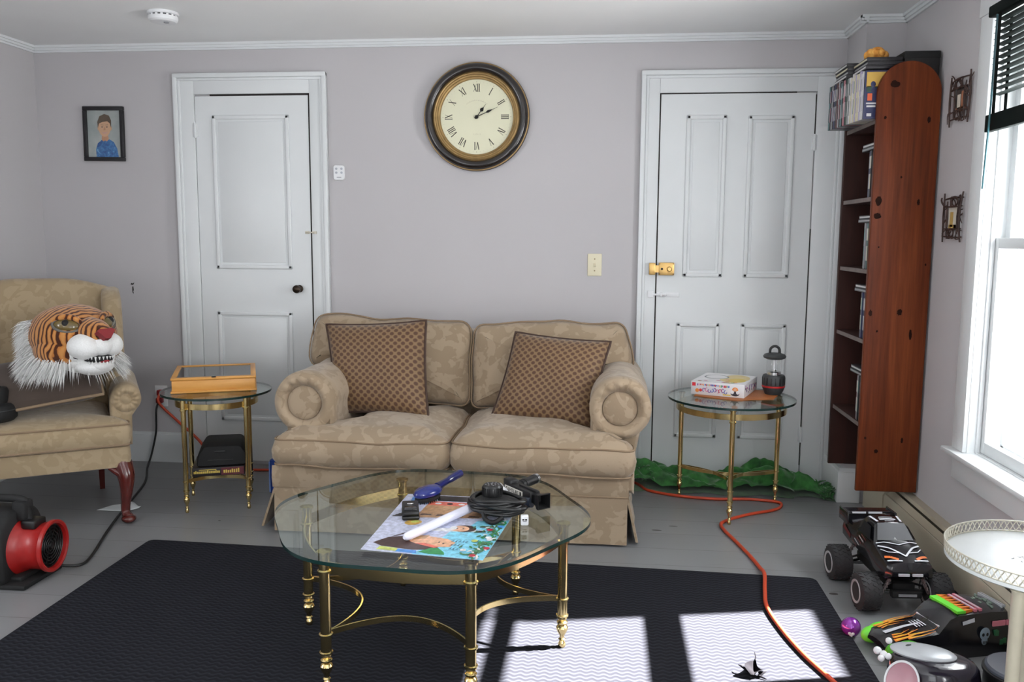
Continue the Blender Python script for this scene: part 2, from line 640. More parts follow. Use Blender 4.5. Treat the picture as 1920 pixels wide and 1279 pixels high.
wall_with_holes('wall_left', 'X', XL - TH, XL, YF - TH, YB, [(0.8, 1.7, 0.62, 2.05)], WALL)
wall_with_holes('wall_front', 'Y', YF - TH, YF, XL, XR, [(-2.42, -1.58, 0.58, 2.08), (-0.22, 0.62, 0.58, 2.08)], WALL)
# boxed chase in the right-hand corner
b = MB().bx(1.162, XR, 4.115, YB, 0.0, ZC)
struct(b.build('wall_chase', WALL, smooth=0))

# cornice, baseboards
def cornice(name, p, q, inward):
    """small two-step moulding under the ceiling from p to q (xy), standing out towards 'inward'"""
    b = MB()
    a, c = Vector((*p, 0)), Vector((*q, 0))
    n = Vector((*inward, 0))
    for d, z0, z1 in ((0.030, ZC - 0.012, ZC), (0.020, ZC - 0.024, ZC - 0.012), (0.010, ZC - 0.034, ZC - 0.024)):
        vs = [a, c, c + n * d, a + n * d]
        b.prism([(v.x, v.y) for v in vs], z0, z1)
    return struct(b.build(name, WHITE, smooth=0))
cornice('trim_1', (XL, YB), (1.162, YB), (0, -1))
cornice('trim_2', (1.162, YB), (1.162, 4.085), (-1, 0))
cornice('trim_3', (1.132, 4.115), (XR, 4.115), (0, -1))
cornice('trim_4', (XR, 4.115), (XR, YF), (-1, 0))
cornice('trim_5', (XL, YB), (XL, YF), (1, 0))
def baseboard(name, x0, x1, y0, y1, h):
    b = MB().bx(x0, x1, y0, y1, 0, h - 0.012, bevel=0.001)
    dx = 0.004 if (x1 - x0) < (y1 - y0) else 0
    dy = 0.004 if not dx else 0
    b.bx(x0 + dx, x1 - dx, y0 + dy, y1 - dy, h - 0.012, h)
    return struct(b.build(name, WHITE, smooth=0))
baseboard('baseboard_back_left', XL, -2.258, YB - 0.018, YB, 0.168)
baseboard('baseboard_back_middle', -1.428, 0.178, YB - 0.018, YB, 0.168)
baseboard('baseboard_left', XL, XL + 0.018, YF, YB - 0.018, 0.168)
b = MB().bx(1.135, 1.24, 4.098, YB, 0, 0.15, bevel=0.003).bx(1.142, 1.24, 4.106, YB, 0.15, 0.168)
struct(b.build('baseboard_chase', WHITE))

# ---------------------------------------------------------------- doors on the back wall
GAP = plain('dark_gap', rgb(40, 36, 34), 0.9)
def casing(name, xl, xl_in, xr_in, xr, ztop_in, ztop, back=0.0):
    b = MB()
    y1 = YB
    for x0, x1, out in ((xl, xl_in, -1), (xr_in, xr, 1)):
        b.bx(x0, x1, YB - 0.020, y1, 0, ztop, bevel=0.002)
        w = abs(x1 - x0)
        if out < 0:
            b.bx(x0, x0 + 0.024, YB - 0.034, y1, 0, ztop, bevel=0.005)
            b.bx(x0 + 0.024, x0 + 0.038, YB - 0.027, y1, 0, ztop - 0.024, bevel=0.004)
        else:
            b.bx(x1 - 0.024, x1, YB - 0.034, y1, 0, ztop, bevel=0.005)
            b.bx(x1 - 0.038, x1 - 0.024, YB - 0.027, y1, 0, ztop - 0.024, bevel=0.004)
    b.bx(xl_in, xr_in, YB - 0.020, y1, ztop_in, ztop, bevel=0.002)
    b.bx(xl, xr, YB - 0.035, y1, ztop - 0.024, ztop, bevel=0.005)
    b.bx(xl + 0.02, xr - 0.02, YB - 0.028, y1, ztop - 0.038, ztop - 0.024, bevel=0.004)
    return struct(b.build(name, WHITE))
def raised_panel(b, x0, x1, z0, z1, y):
    """moulded frame and slightly sunk field on a door face at depth y"""
    w = 0.022
    M = Matrix(((1, 0, 0, 0), (0, 0, 1, 0), (0, 1, 0, 0), (0, 0, 0, 1)))
    for (a0, a1, c0, c1) in ((x0, x1, z1 - w, z1), (x0, x1, z0, z0 + w), (x0, x0 + w, z0, z1), (x1 - w, x1, z0, z1)):
        b.bx(a0, a1, y - 0.010, y + 0.002, c0, c1, bevel=0.0065, seg=3)
    b.bx(x0 + w + 0.012, x1 - w - 0.012, y - 0.004, y + 0.002, z0 + w + 0.012, z1 - w - 0.012, bevel=0.004)
def door(name, x0, x1, z1, panels, gaps):
    y = YB - 0.014
    b = MB().bx(x0, x1, y, YB + 0.002, 0.025, z1)
    for p in panels:
        raised_panel(b, *p, y)
    d = struct(b.build(name, WHITE))
    g = MB()
    for q in gaps:
        g.bx(q[0], q[1], YB - 0.0155, YB - 0.001, q[2], q[3])
    go = g.build('door_gap', GAP, d, smooth=0)
    return d
casing('trim_6', -2.256, -2.146, -1.522, -1.430, 1.984, 2.090)
d1 = door('door_1', -2.143, -1.529, 1.974, [(-2.052, -1.634, 1.074, 1.876), (-2.056, -1.640, 0.248, 0.846)],
          [(-1.530, -1.5235, 0.02, 1.983), (-2.06, -1.523, 1.975, 1.984)])
casing('trim_7', 0.178, 0.270, 1.026, 1.160, 1.964, 2.072)
d2 = door('door_2', 0.277, 1.020, 1.958, [(0.404, 0.600, 1.056, 1.856), (0.703, 0.926, 1.056, 1.852), (0.382, 0.598, 0.228, 0.824), (0.703, 0.928, 0.228, 0.824)],
          [(0.2705, 0.2765, 0.02, 1.963), (0.277, 0.93, 1.959, 1.9645), (1.0205, 1.025, 1.74, 1.95), (1.0205, 1.025, 0.1, 1.3)])
# hardware of the doors
b = MB()
Mk = T(-1.598, YB - 0.016, 0.972) @ Matrix.Rotation(PI / 2, 4, 'X')
b.lathe([(0.020, 0.0), (0.020, 0.004), (0.009, 0.007), (0.008, 0.026), (0.018, 0.032), (0.0225, 0.043), (0.020, 0.054), (0.010, 0.059), (0.0, 0.060)], 28, 0, Mk)
tag(b.build('door_knob', plain('aged_bronze', rgb(58, 48, 40), 0.3, 0.8), d1), label='dark bronze door knob')
b = MB().bx(-1.560, -1.536, YB - 0.021, YB - 0.012, 1.262, 1.276, bevel=0.002).bx(-1.520, -1.495, YB - 0.030, YB - 0.019, 1.262, 1.276, bevel=0.002)
b.tube([(-1.552, YB - 0.024, 1.270), (-1.530, YB - 0.034, 1.268), (-1.508, YB - 0.032, 1.270)], 0.003, 8)
b.build('hook_latch', plain('cream_metal', rgb(205, 198, 184), 0.4), d1)
for d, x, zs in ((d1, -2.1435, (1.80,)), (d2, 1.0225, (1.72, 0.26))):
    for z in zs:
        b = MB().tube([(x, YB - 0.022, z - 0.04), (x, YB - 0.022, z + 0.04)], 0.0055, 10)
        b.bx(x - 0.012, x + 0.012, YB - 0.0215, YB - 0.012, z - 0.036, z + 0.036, bevel=0.002)
        b.build('hinge', WHITE, d)
b = MB().bx(0.285, 0.362, YB - 0.040, YB - 0.012, 1.064, 1.128, bevel=0.004)
b.bx(0.236, 0.268, YB - 0.046, YB - 0.019, 1.066, 1.126, bevel=0.004).bx(0.268, 0.286, YB - 0.034, YB - 0.024, 1.078, 1.114)
b.lathe([(0.013, 0), (0.013, 0.012), (0.009, 0.016), (0, 0.016)], 20, 0, T(0.337, YB - 0.039, 1.096) @ Matrix.Rotation(PI / 2, 4, 'X'))
b.lathe([(0.006, 0), (0.006, 0.004), (0, 0.004)], 14, 1, T(0.300, YB - 0.039, 1.096) @ Matrix.Rotation(PI / 2, 4, 'X'))
for x in (0.241, 0.263, 0.290, 0.357):
    for z in (1.071, 1.121):
        b.ball((x, YB - 0.044 if x < 0.27 else YB - 0.040, z), 0.0025, 1, nu=8, nv=5)
tag(b.build('rim_lock', [plain('old_brass_lock', (0.62, 0.40, 0.15, 1), 0.35, 0.85), INK], d2), label='brass rim lock')
b = MB().bx(0.280, 0.392, YB - 0.018, YB - 0.013, 0.953, 0.977, bevel=0.002).bx(0.232, 0.262, YB - 0.032, YB - 0.019, 0.951, 0.985, bevel=0.003)
b.tube([(0.236, YB - 0.027, 0.966), (0.33, YB - 0.025, 0.965)], 0.005, 10).tube([(0.318, YB - 0.025, 0.965), (0.322, YB - 0.045, 0.957)], 0.004, 8)
b.bx(0.296, 0.306, YB - 0.031, YB - 0.016, 0.954, 0.976, bevel=0.002)
b.build('slide_bolt', WPLAS, d2)

# ---------------------------------------------------------------- window on the right wall
w1 = thing('window_1', None, None, (XR, (WY0 + WY1) / 2, WZ0)); struct(w1)
W1i = Matrix.Translation(w1.location).inverted()
def wpart(b, name, mat=WHITE, smooth=35):
    b.v = [W1i @ p for p in b.v]
    return b.build(name, mat, w1, smooth)
b = MB()
b.bx(1.315, XR, WY1, WY1 + 0.095, 0.482, 2.03, bevel=0.003).bx(1.315, XR, WY0 - 0.095, WY0, 0.482, 2.03, bevel=0.003)
b.bx(1.312, XR, WY0 - 0.105, WY1 + 0.105, 2.03, 2.125, bevel=0.003).bx(1.305, XR, WY0 - 0.115, WY1 + 0.115, 2.125, 2.142, bevel=0.004)
wpart(b, 'window_casing')
b = MB().bx(1.282, 1.38, WY0 - 0.115, WY1 + 0.115, 0.462, 0.482, bevel=0.006)
wpart(b, 'window_stool')
b = MB().bx(1.317, XR, WY0 - 0.09, WY1 + 0.09, 0.369, 0.462, bevel=0.003)
wpart(b, 'window_apron')
b = MB()
b.bx(1.33, 1.47, WY1 - 0.003, WY1 + 0.02, 0.47, 2.05).bx(1.33, 1.47, WY0 - 0.02, WY0 + 0.003, 0.47, 2.05).bx(1.33, 1.47, WY0, WY1, 2.027, 2.05).bx(1.36, 1.50, WY0, WY1, 0.455, 0.486)
b.bx(1.358, 1.372, WY1 - 0.010, WY1, 0.482, 2.03).bx(1.358, 1.372, WY0, WY0 + 0.010, 0.482, 2.03)
b.bx(1.445, 1.47, WY1 - 0.022, WY1, 0.486, 2.03).bx(1.445, 1.47, WY0, WY0 + 0.022, 0.486, 2.03).bx(1.445, 1.47, WY0, WY1, 1.99, 2.03).bx(1.450, 1.47, WY0, WY1, 1.225, 1.250).bx(1.445, 1.47, WY0, WY1, 0.486, 0.515)
wpart(b, 'window_jamb')
def sash(x0, x1, z0, z1, bot, top, st):
    b = MB()
    b.bx(x0, x1, WY0, WY0 + st, z0, z1, bevel=0.002).bx(x0, x1, WY1 - st, WY1, z0, z1, bevel=0.002)
    b.bx(x0, x1, WY0 + st, WY1 - st, z0, z0 + bot, bevel=0.002).bx(x0, x1, WY0 + st, WY1 - st, z1 - top, z1, bevel=0.002)
    s = wpart(b, 'sash')
    g = MB().bx((x0 + x1) / 2 - 0.0015, (x0 + x1) / 2 + 0.0015, WY0 + st - 0.003, WY1 - st + 0.003, z0 + bot - 0.003, z1 - top + 0.003)
    g.v = [W1i @ p for p in g.v]
    g.build('pane', PANE, s, 0)
sash(1.374, 1.404, 0.487, 1.259, 0.043, 0.037, 0.036)
sash(1.407, 1.437, 1.224, 2.03, 0.034, 0.045, 0.040)

# windows behind the photographer and on the left wall, as frames with a sash bar
def plain_window(name, axis, pos, sgn, a0, a1, z0, z1):
    b = MB()
    def blk(p, q, c0, c1, d0, d1):
        u0, u1 = sorted((pos + sgn * d0, pos + sgn * d1))
        if axis == 'X':
            b.bx(u0, u1, p, q, c0, c1, bevel=0.003)
        else:
            b.bx(p, q, u0, u1, c0, c1, bevel=0.003)
    blk(a0 - 0.09, a0, z0 - 0.02, z1 + 0.09, 0, 0.018); blk(a1, a1 + 0.09, z0 - 0.02, z1 + 0.09, 0, 0.018)
    blk(a0, a1, z1, z1 + 0.09, 0, 0.018); blk(a0 - 0.11, a1 + 0.11, z0 - 0.02, z0, 0, 0.05)
    for p, q, c0, c1 in ((a0, a0 + 0.04, z0, z1), (a1 - 0.04, a1, z0, z1), (a0, a1, z0, z0 + 0.05), (a0, a1, z1 - 0.05, z1), (a0, a1, (z0 + z1) / 2 - 0.02, (z0 + z1) / 2 + 0.02)):
        blk(p, q, c0, c1, -0.07, -0.04)
    struct(b.build(name, WHITE))
plain_window('window_2', 'X', XL, 1, 0.8, 1.7, 0.62, 2.05)
plain_window('window_5', 'X', XR, -1, -0.55, 0.45, WZ0, WZ1)
plain_window('window_3', 'Y', YF, 1, -2.42, -1.58, 0.58, 2.08)
plain_window('window_4', 'Y', YF, 1, -0.22, 0.62, 0.58, 2.08)
# unseen post and rail added outside the right-hand window to shade sun patch edges
b = MB().bx(2.58, 2.72, 3.272, 3.52, -0.5, 3.0)
struct(b.build('sun_blocker_post', WHITE))
b = MB().bx(2.60, 2.70, 1.2, 3.272, 1.80, 1.935)
struct(b.build('sun_blocker_rail', WHITE))
# small scar in the plaster left of the first door, nail mark on door, floor knot
b = MB()
My = Matrix(((1, 0, 0, 0), (0, 0, -1, 0), (0, 1, 0, 0), (0, 0, 0, 1)))
b.prism([(-0.012, 0.022), (-0.006, 0.030), (0.003, 0.027), (0.010, 0.034), (0.008, 0.024), (0.000, 0.019)], 0, 0.0012, 0, T(-2.544, YB, 0.961) @ My)
b.prism([(-0.002, 0.010), (0.004, 0.012), (0.006, -0.010), (0.002, -0.014), (0.005, -0.028), (-0.001, -0.024), (-0.003, -0.008)], 0, 0.0012, 0, T(-2.544, YB, 0.961) @ My)
struct(b.build('wall_scar', INK, smooth=0))
# ================================================================ furniture
def rootmat(o):
    while o.parent is not None:
        o = o.parent
    return Matrix.Translation(o.location) @ o.rotation_euler.to_matrix().to_4x4()
def wbuild(b, name, mats, parent, smooth=35, fix=True, label=None):
    """b holds world coordinates; link it as a part of parent"""
    M = rootmat(parent).inverted()
    b.v = [M @ p for p in b.v]
    o = b.build(name, mats, parent, smooth, fix=fix)
    if label:
        o['label'] = label
    return o
def roundpoly(pts, r, n=5):
    P = [Vector(p[:2]) for p in pts]
    out = []
    for i in range(len(P)):
        rad = pts[i][2] if len(pts[i]) > 2 else r
        a, p, c = P[i - 1], P[i], P[(i + 1) % len(P)]
        u, v = (a - p), (c - p)
        d = min(rad, u.length * 0.49, v.length * 0.49)
        s, e = p + u.normalized() * d, p + v.normalized() * d
        for k in range(n + 1):
            t = k / n
            out.append(tuple(s * (1 - t) ** 2 + p * 2 * t * (1 - t) + e * t * t))
    return out
def dense(poly, step=0.05):
    out = []
    n = len(poly)
    for i in range(n):
        a, c = Vector(poly[i]), Vector(poly[(i + 1) % n])
        k = max(1, int((c - a).length / step))
        for j in range(k):
            out.append(tuple(a + (c - a) * (j / k)))
    return out
XZ = Matrix(((1, 0, 0, 0), (0, 0, -1, 0), (0, 1, 0, 0), (0, 0, 0, 1)))   # local (x, y, z) -> world (x, -z, y): faces the viewer

# ---------------------------------------------------------------- loveseat
sofa = thing('sofa', 'tan damask rolled-arm loveseat standing against the back wall between the doors', 'sofa', (-0.615, 3.82, 0))
b = MB().bx(-1.34, 0.115, 3.41, 4.26, 0.10, 0.30, bevel=0.02)
def railf(u, v):
    return (-1.366 + 1.49 * u, 3.376 - 0.006 * math.sin(v * PI) + 0.004 * math.sin(u * 9), 0.20 + 0.093 * v)
b.sheet(railf, 30, 6)
b.bx(-1.366, 0.124, 3.38, 3.43, 0.20, 0.292, bevel=0.012)
wbuild(b, 'base', SOFA, sofa)
def skirt(p, q, ztop, flare, wav, name='skirt'):
    p, q = Vector((*p, 0)), Vector((*q, 0))
    d = (q - p).normalized()
    nrm = Vector((d.y, -d.x, 0))
    b = MB()
    def fn(u, v):
        off = flare * (1 - v) + wav * math.sin(u * 17 + 1) * (1 - v)
        w = p + (q - p) * u + nrm * off
        return (w.x, w.y, 0.010 + (ztop - 0.010) * v)
    def fb(u, v):
        w = Vector(fn(u, v)) - nrm * 0.010
        return tuple(w)
    b.sheet(fn, 44, 8); b.sheet(fb, 44, 8)
    for u in (0, 1):
        b.sheet(lambda s, v, u=u: tuple(Vector(fn(u, v)) * (1 - s) + Vector(fb(u, v)) * s), 1, 8)
    b.sheet(lambda u, s: tuple(Vector(fn(u, 0)) * (1 - s) + Vector(fb(u, 0)) * s), 44, 1)
    sk = wbuild(b, name, SOFA, sofa)
    w = MB().tube([(fn(u / 20, 1)[0], fn(u / 20, 1)[1], ztop + 0.002) for u in range(21)], 0.004, 6)
    wbuild(w, 'piping', PIPING, sk)
skirt((-1.362, 3.384), (0.120, 3.376), 0.205, 0.006, 0.003)
skirt((-1.366, 4.24), (-1.372, 3.42), 0.205, 0.070, 0.004)
skirt((0.124, 3.41), (0.120, 4.24), 0.205, 0.040, 0.004)
b = MB().bx(-1.35, 0.11, 3.40, 3.43, 0.02, 0.2)
wbuild(b, 'lining', plain('dark_brown_lining', rgb(70, 46, 34), 0.9), sofa)
def seat_cushion(poly, yaw=0):
    poly = dense(roundpoly(poly, 0.03, 5), 0.03)
    prof = [((0.06, 1.0), 0.292), (0.020, 0.292), (0.006, 0.300), (-0.010, 0.325), (-0.014, 0.360), (-0.002, 0.402), (0.008, 0.412), ((0.03, 1.0), 0.430), ((0.05, 0.96), 0.440), ((0.05, 0.86), 0.455), ((0.05, 0.75), 0.462), ((0.05, 0.6), 0.466), ((0.05, 0.45), 0.468), ((0.05, 0.3), 0.470), ((0.05, 0.15), 0.471), ((0.05, 0.05), 0.471)]
    b = MB().puff(poly, prof).warp(0.012, 5.0, 3.1)
    c = wbuild(b, 'seat_cushion', SOFA, sofa, smooth=60)
    for z, dd in ((0.4075, 0.0), (0.300, -0.002)):
        w = MB().tube([(p[0], p[1], z) for p in poly], 0.0045, 6, closed=True).warp(0.012, 5.0, 3.1)
        wbuild(w, 'piping', PIPING, c)
seat_cushion([(-1.352, 3.352, 0.07), (-0.616, 3.352, 0.07), (-0.616, 3.99), (-1.108, 3.99), (-1.108, 3.458, 0.01), (-1.352, 3.458)])
seat_cushion([(-0.604, 3.348, 0.07), (0.140, 3.348, 0.07), (0.140, 3.452), (-0.052, 3.452, 0.01), (-0.052, 3.99), (-0.604, 3.99)])
def arm(xc, s, zc, r):
    """rolled arm, s = +1 rolls out to the right"""
    pts = [(xc - s * r * 0.90, 0.25), (xc - s * r * 0.94, zc - 0.02)]
    pts += [(xc + s * r * math.cos(a), zc + r * math.sin(a)) for a in [PI - 0.1 - i * (PI + 0.75) / 26 for i in range(27)]]
    pts += [(xc + s * r * 0.62, zc - r * 1.05), (xc + s * r * 0.50, 0.34), (xc + s * r * 0.50, 0.20)]
    if s < 0:
        pts = pts[::-1]
    poly = dense(pts, 0.04)
    prof = [(0.035, 3.468), (0.012, 3.462), (0.0, 3.478)] + [(0.0, 3.54 + 0.07 * i) for i in range(10)] + [(0.004, 4.20), (0.03, 4.22)]
    b = MB().puff(poly, prof, 0, Matrix(((1, 0, 0, 0), (0, 0, 1, 0), (0, 1, 0, 0), (0, 0, 0, 1))))
    a = wbuild(b.warp(0.008, 6.0, 1.0), 'arm', SOFA, sofa, smooth=60)
    # pleated scroll on the front of the roll
    q = MB()
    def fn(u, v):
        th = 2 * PI * u
        rr = r * (0.98 - 0.44 * v)
        bump = 0.030 * max(0.0, math.sin(PI * (0.12 + 0.88 * v))) ** 0.8 + 0.0028 * math.cos(th * 15 + 2.2 * v) * math.sin(PI * v) * max(0.0, 0.35 + 0.65 * math.sin(th))
        return (xc + rr * math.cos(th), 3.472 - bump, zc + rr * math.sin(th))
    q.sheet(fn, 140, 12)
    wbuild(q, 'arm_front', SOFA, a, smooth=80)
    q = MB()
    q.lathe([(r * 0.56, 0.0), (r * 0.54, 0.011), (r * 0.42, 0.016), (0.0, 0.018)], 36, 0, T(xc, 3.470, zc) @ Matrix.Rotation(PI / 2, 4, 'X'))
    wbuild(q, 'scroll_panel', SOFA, a, smooth=60)
arm(-1.250, -1, 0.546, 0.132)
arm(0.084, 1, 0.556, 0.128)
b = MB().puff(dense(roundpoly([(-1.36, 0.06), (0.11, 0.06), (0.11, 0.79), (-1.36, 0.79)], 0.05), 0.1), [(0.02, -4.30), (0.0, -4.27), (0.0, -4.10), (0.03, -4.07)], 0, XZ)
wbuild(b, 'back_frame', SOFA, sofa)
def back_cushion(poly):
    poly = dense(roundpoly(poly, 0.045, 6), 0.03)
    prof = [(0.03, 0.0), (0.004, 0.012), (0.0, 0.05), (-0.004, 0.10), (0.002, 0.150), (0.014, 0.176), ((0.03, 1.0), 0.192), ((0.05, 0.95), 0.204), ((0.06, 0.8), 0.222), ((0.06, 0.55), 0.236), ((0.06, 0.45), 0.239), ((0.06, 0.3), 0.243), ((0.06, 0.18), 0.246), ((0.06, 0.05), 0.247)]
    lean = T(0, 4.09, 0.42) @ Matrix.Rotation(-0.19, 4, 'X') @ T(0, 0, -0.42) @ XZ
    b = MB().puff(poly, prof, 0, lean).warp(0.018, 5.5, 7.3)
    c = wbuild(b, 'back_cushion', SOFA, sofa, smooth=60)
    w = MB().tube([(p[0], p[1], 0.163) for p in poly], 0.004, 6, 0, lean, closed=True).warp(0.018, 5.5, 7.3)
    wbuild(w, 'piping', PIPING, c)
back_cushion([(-1.125, 0.445), (-0.612, 0.430), (-0.618, 0.820, 0.07), (-0.95, 0.832), (-1.375, 0.848, 0.05), (-1.415, 0.60, 0.07), (-1.125, 0.60, 0.01)])
back_cushion([(-0.602, 0.425), (-0.045, 0.435), (-0.045, 0.585, 0.01), (0.160, 0.590, 0.07), (0.118, 0.838, 0.05), (-0.25, 0.826), (-0.606, 0.816, 0.07)])

def pillow(name, corners, thick, mats, label, cat, pinch=0.10, group=None, cord=DARKCORD, flat=1.0):
    """four world corners BL, BR, TR, TL; puffed cushion with concave edges and a cord"""
    BL, BR, TR, TL = [Vector(c) for c in corners]
    cen = (BL + BR + TR + TL) / 4
    nrm = ((BR - BL) + (TR - TL)).cross((TL - BL) + (TR - BR)).normalized()
    o = thing(name, label, cat, cen, 0, group)
    def pt(u, v, side):
        s, t = 2 * u - 1, 2 * v - 1
        s2 = s * (1 - pinch * 0.5 * (1 - t * t))
        t2 = t * (1 - pinch * 0.5 * (1 - s * s))
        uu, vv = (s2 + 1) / 2, (t2 + 1) / 2
        p = BL * (1 - uu) * (1 - vv) + BR * uu * (1 - vv) + TR * uu * vv + TL * (1 - uu) * vv
        h = thick / 2 * ((1 - abs(s) ** 3.2) ** 0.55) * ((1 - abs(t) ** 3.2) ** 0.55)
        h *= 1 + 0.05 * math.sin(5 * s + 3 * t)
        return p + nrm * (h * side * flat)
    b = MB()
    for side in (1, -1):
        b.sheet(lambda u, v, side=side: tuple(pt(u, v, side)), 36, 36, pc=True)
    body = wbuild(b, 'cover', mats, o, smooth=80, fix=False)
    n = 24
    edge = [pt(i / n, 0, 0) for i in range(n)] + [pt(1, i / n, 0) for i in range(n)] + [pt(1 - i / n, 1, 0) for i in range(n)] + [pt(0, 1 - i / n, 0) for i in range(n)]
    w = MB().tube(edge, 0.0065, 7, closed=True)
    wbuild(w, 'cord_edge', cord, o)
    return o
pillow('throw_pillow', [(-1.196, 3.70, 0.458), (-0.756, 3.665, 0.458), (-0.800, 3.845, 0.868), (-1.275, 3.850, 0.842)], 0.15, PILLOW,
       'square brown dotted throw pillow propped upright on the left seat of the sofa', 'pillow', group='brown dotted throw pillows on the sofa')
pillow('throw_pillow', [(-0.480, 3.71, 0.452), (-0.036, 3.60, 0.440), (0.045, 3.800, 0.790), (-0.388, 3.860, 0.820)], 0.15, PILLOW,
       'brown dotted throw pillow slumped sideways against the right arm of the sofa', 'pillow', group='brown dotted throw pillows on the sofa')

# ---------------------------------------------------------------- wing chair
CH = (-2.497, 3.539, 0)
chair = thing('wing_chair', 'camel damask wing chair with cherry cabriole legs at the left edge', 'armchair', CH, math.radians(32))
def lbuild(b, name, mats, parent, smooth=35, label=None):
    o = b.build(name, mats, parent, smooth)
    if label: o['label'] = label
    return o
b = MB().puff(dense(roundpoly([(-0.345, -0.335), (0.345, -0.335), (0.315, 0.28), (-0.315, 0.28)], 0.03), 0.06), [(0.012, 0.245), (0.0, 0.25), (-0.004, 0.29), (0.0, 0.338), (0.02, 0.345)])
rail = lbuild(b, 'seat_rail', CHAIRF, chair)
cp = dense(roundpoly([(-0.345, -0.350), (0.345, -0.350), (0.342, -0.27), (0.272, -0.262, 0.01), (0.255, 0.20), (-0.255, 0.20), (-0.272, -0.262, 0.01), (-0.342, -0.27)], 0.025), 0.03)
b = MB().puff(cp, [((0.05, 1), 0.345), (0.008, 0.343), (0.0, 0.352), (-0.008, 0.385), (-0.006, 0.42), (0.004, 0.442), ((0.02, 1.0), 0.452), ((0.03, 0.9), 0.466), ((0.03, 0.6), 0.476), ((0.03, 0.05), 0.479)])
cu = lbuild(b, 'seat_cushion', CHAIRF, chair, 60)
for z in (0.350, 0.440):
    lbuild(MB().tube([(p[0], p[1], z) for p in cp], 0.005, 6, closed=True), 'piping', PIPING, cu)
# back, arched, leaning
bk = dense(roundpoly([(-0.285, 0.36), (0.285, 0.36), (0.315, 0.70), (0.325, 0.985, 0.05), (0.15, 1.035), (-0.15, 1.035), (-0.325, 0.985, 0.05), (-0.315, 0.70)], 0.06, 6), 0.04)
lean = T(0, 0.30, 0.36) @ Matrix.Rotation(-0.16, 4, 'X') @ T(0, 0, -0.36) @ XZ
b = MB().puff(bk, [(0.03, 0.0), (0.0, 0.02), (0.0, 0.09), (0.012, 0.115), ((0.03, 1.0), 0.126), ((0.04, 0.85), 0.140), ((0.04, 0.5), 0.152), ((0.04, 0.05), 0.155)], 0, lean)
lbuild(b.warp(0.010, 6.0, 2.0), 'back', CHAIRF, chair, 60)
YZ = Matrix(((0, 0, 1, 0), (1, 0, 0, 0), (0, 1, 0, 0), (0, 0, 0, 1)))     # local (x, y, z) -> (z, x, y)
for s in (1, -1):
    wg = dense(roundpoly([(0.33, 0.50), (0.36, 0.97), (0.33, 1.0, 0.04), (0.20, 0.985, 0.08), (0.11, 0.90, 0.08), (0.085, 0.74, 0.08), (0.03, 0.60, 0.05), (0.02, 0.50)], 0.03, 6), 0.04)
    prof = [(0.03, 0.262), (0.006, 0.268), (0.0, 0.285), (0.0, 0.325), (0.010, 0.342), ((0.03, 0.9), 0.350), ((0.03, 0.05), 0.352)]
    if s < 0:
        prof = [(d, -z) for d, z in prof]
    lbuild(MB().puff(wg, prof, 0, YZ), 'wing', CHAIRF, chair, 60)
    # rolled arm with pleated front
    xc, zc, r = s * 0.338, 0.535, 0.062
    pts = [(xc - s * r * 1.1, 0.33), (xc - s * r * 1.05, zc)] + [(xc + s * r * math.cos(a), zc + r * math.sin(a)) for a in [PI - 0.2 - i * (PI + 0.6) / 22 for i in range(23)]] + [(xc + s * 0.022, zc - 0.075), (xc + s * 0.018, 0.33)]
    if s < 0:
        pts = pts[::-1]
    b = MB().puff(dense(pts, 0.03), [(0.015, -0.272), (0.0, -0.262), (0.0, -0.1), (0.0, 0.30)], 0, Matrix(((1, 0, 0, 0), (0, 0, 1, 0), (0, 1, 0, 0), (0, 0, 0, 1))))
    a = lbuild(b, 'arm', CHAIRF, chair, 60)
    q = MB().sheet(lambda u, v: (xc + r * (0.97 - 0.62 * v) * math.cos(2 * PI * u), -0.268 - 0.016 * math.sin(PI * v) - 0.003 * math.cos(2 * PI * u * 13) * math.sin(PI * v), zc + r * (0.97 - 0.62 * v) * math.sin(2 * PI * u)), 90, 8)
    q.lathe([(r * 0.36, 0), (r * 0.3, 0.010), (0, 0.013)], 24, 0, T(xc, -0.266, zc) @ Matrix.Rotation(PI / 2, 4, 'X'))
    lbuild(q, 'arm_front', CHAIRF, a, 70)
def cabriole(s):
    P = catmull([(s * 0.310, -0.300, 0.262), (s * 0.322, -0.322, 0.205), (s * 0.322, -0.328, 0.150), (s * 0.316, -0.318, 0.090), (s * 0.314, -0.318, 0.045), (s * 0.324, -0.338, 0.020), (s * 0.330, -0.350, 0.012)], 6)
    R = [0.040, 0.036, 0.027, 0.0205, 0.0185, 0.024, 0.016]
    rr = []
    for i in range(len(P)):
        t = i / (len(P) - 1) * (len(R) - 1)
        k = min(int(t), len(R) - 2)
        rr.append(R[k] * (1 - t + k) + R[k + 1] * (t - k))
    b = MB().tube(P, rr, 18)
    b.ball((s * 0.324, -0.340, 0.019), (0.031, 0.036, 0.019), nu=20, nv=12)
    b.tube(catmull([(s * 0.245, -0.318, 0.258), (s * 0.275, -0.322, 0.235), (s * 0.305, -0.330, 0.215)], 5), [0.006, 0.007, 0.009, 0.011, 0.012, 0.013, 0.014, 0.015, 0.016, 0.017, 0.018][:11], 10)
    return b
for s in (1, -1):
    lbuild(cabriole(s), 'leg', CHERRY, chair, 60)
    b = MB().tube([(s * 0.225, 0.215, 0.26), (s * 0.225, 0.235, 0.12), (s * 0.225, 0.270, 0.0)], [0.022, 0.019, 0.016], 4)
    lbuild(b, 'leg', CHERRY, chair, 0)

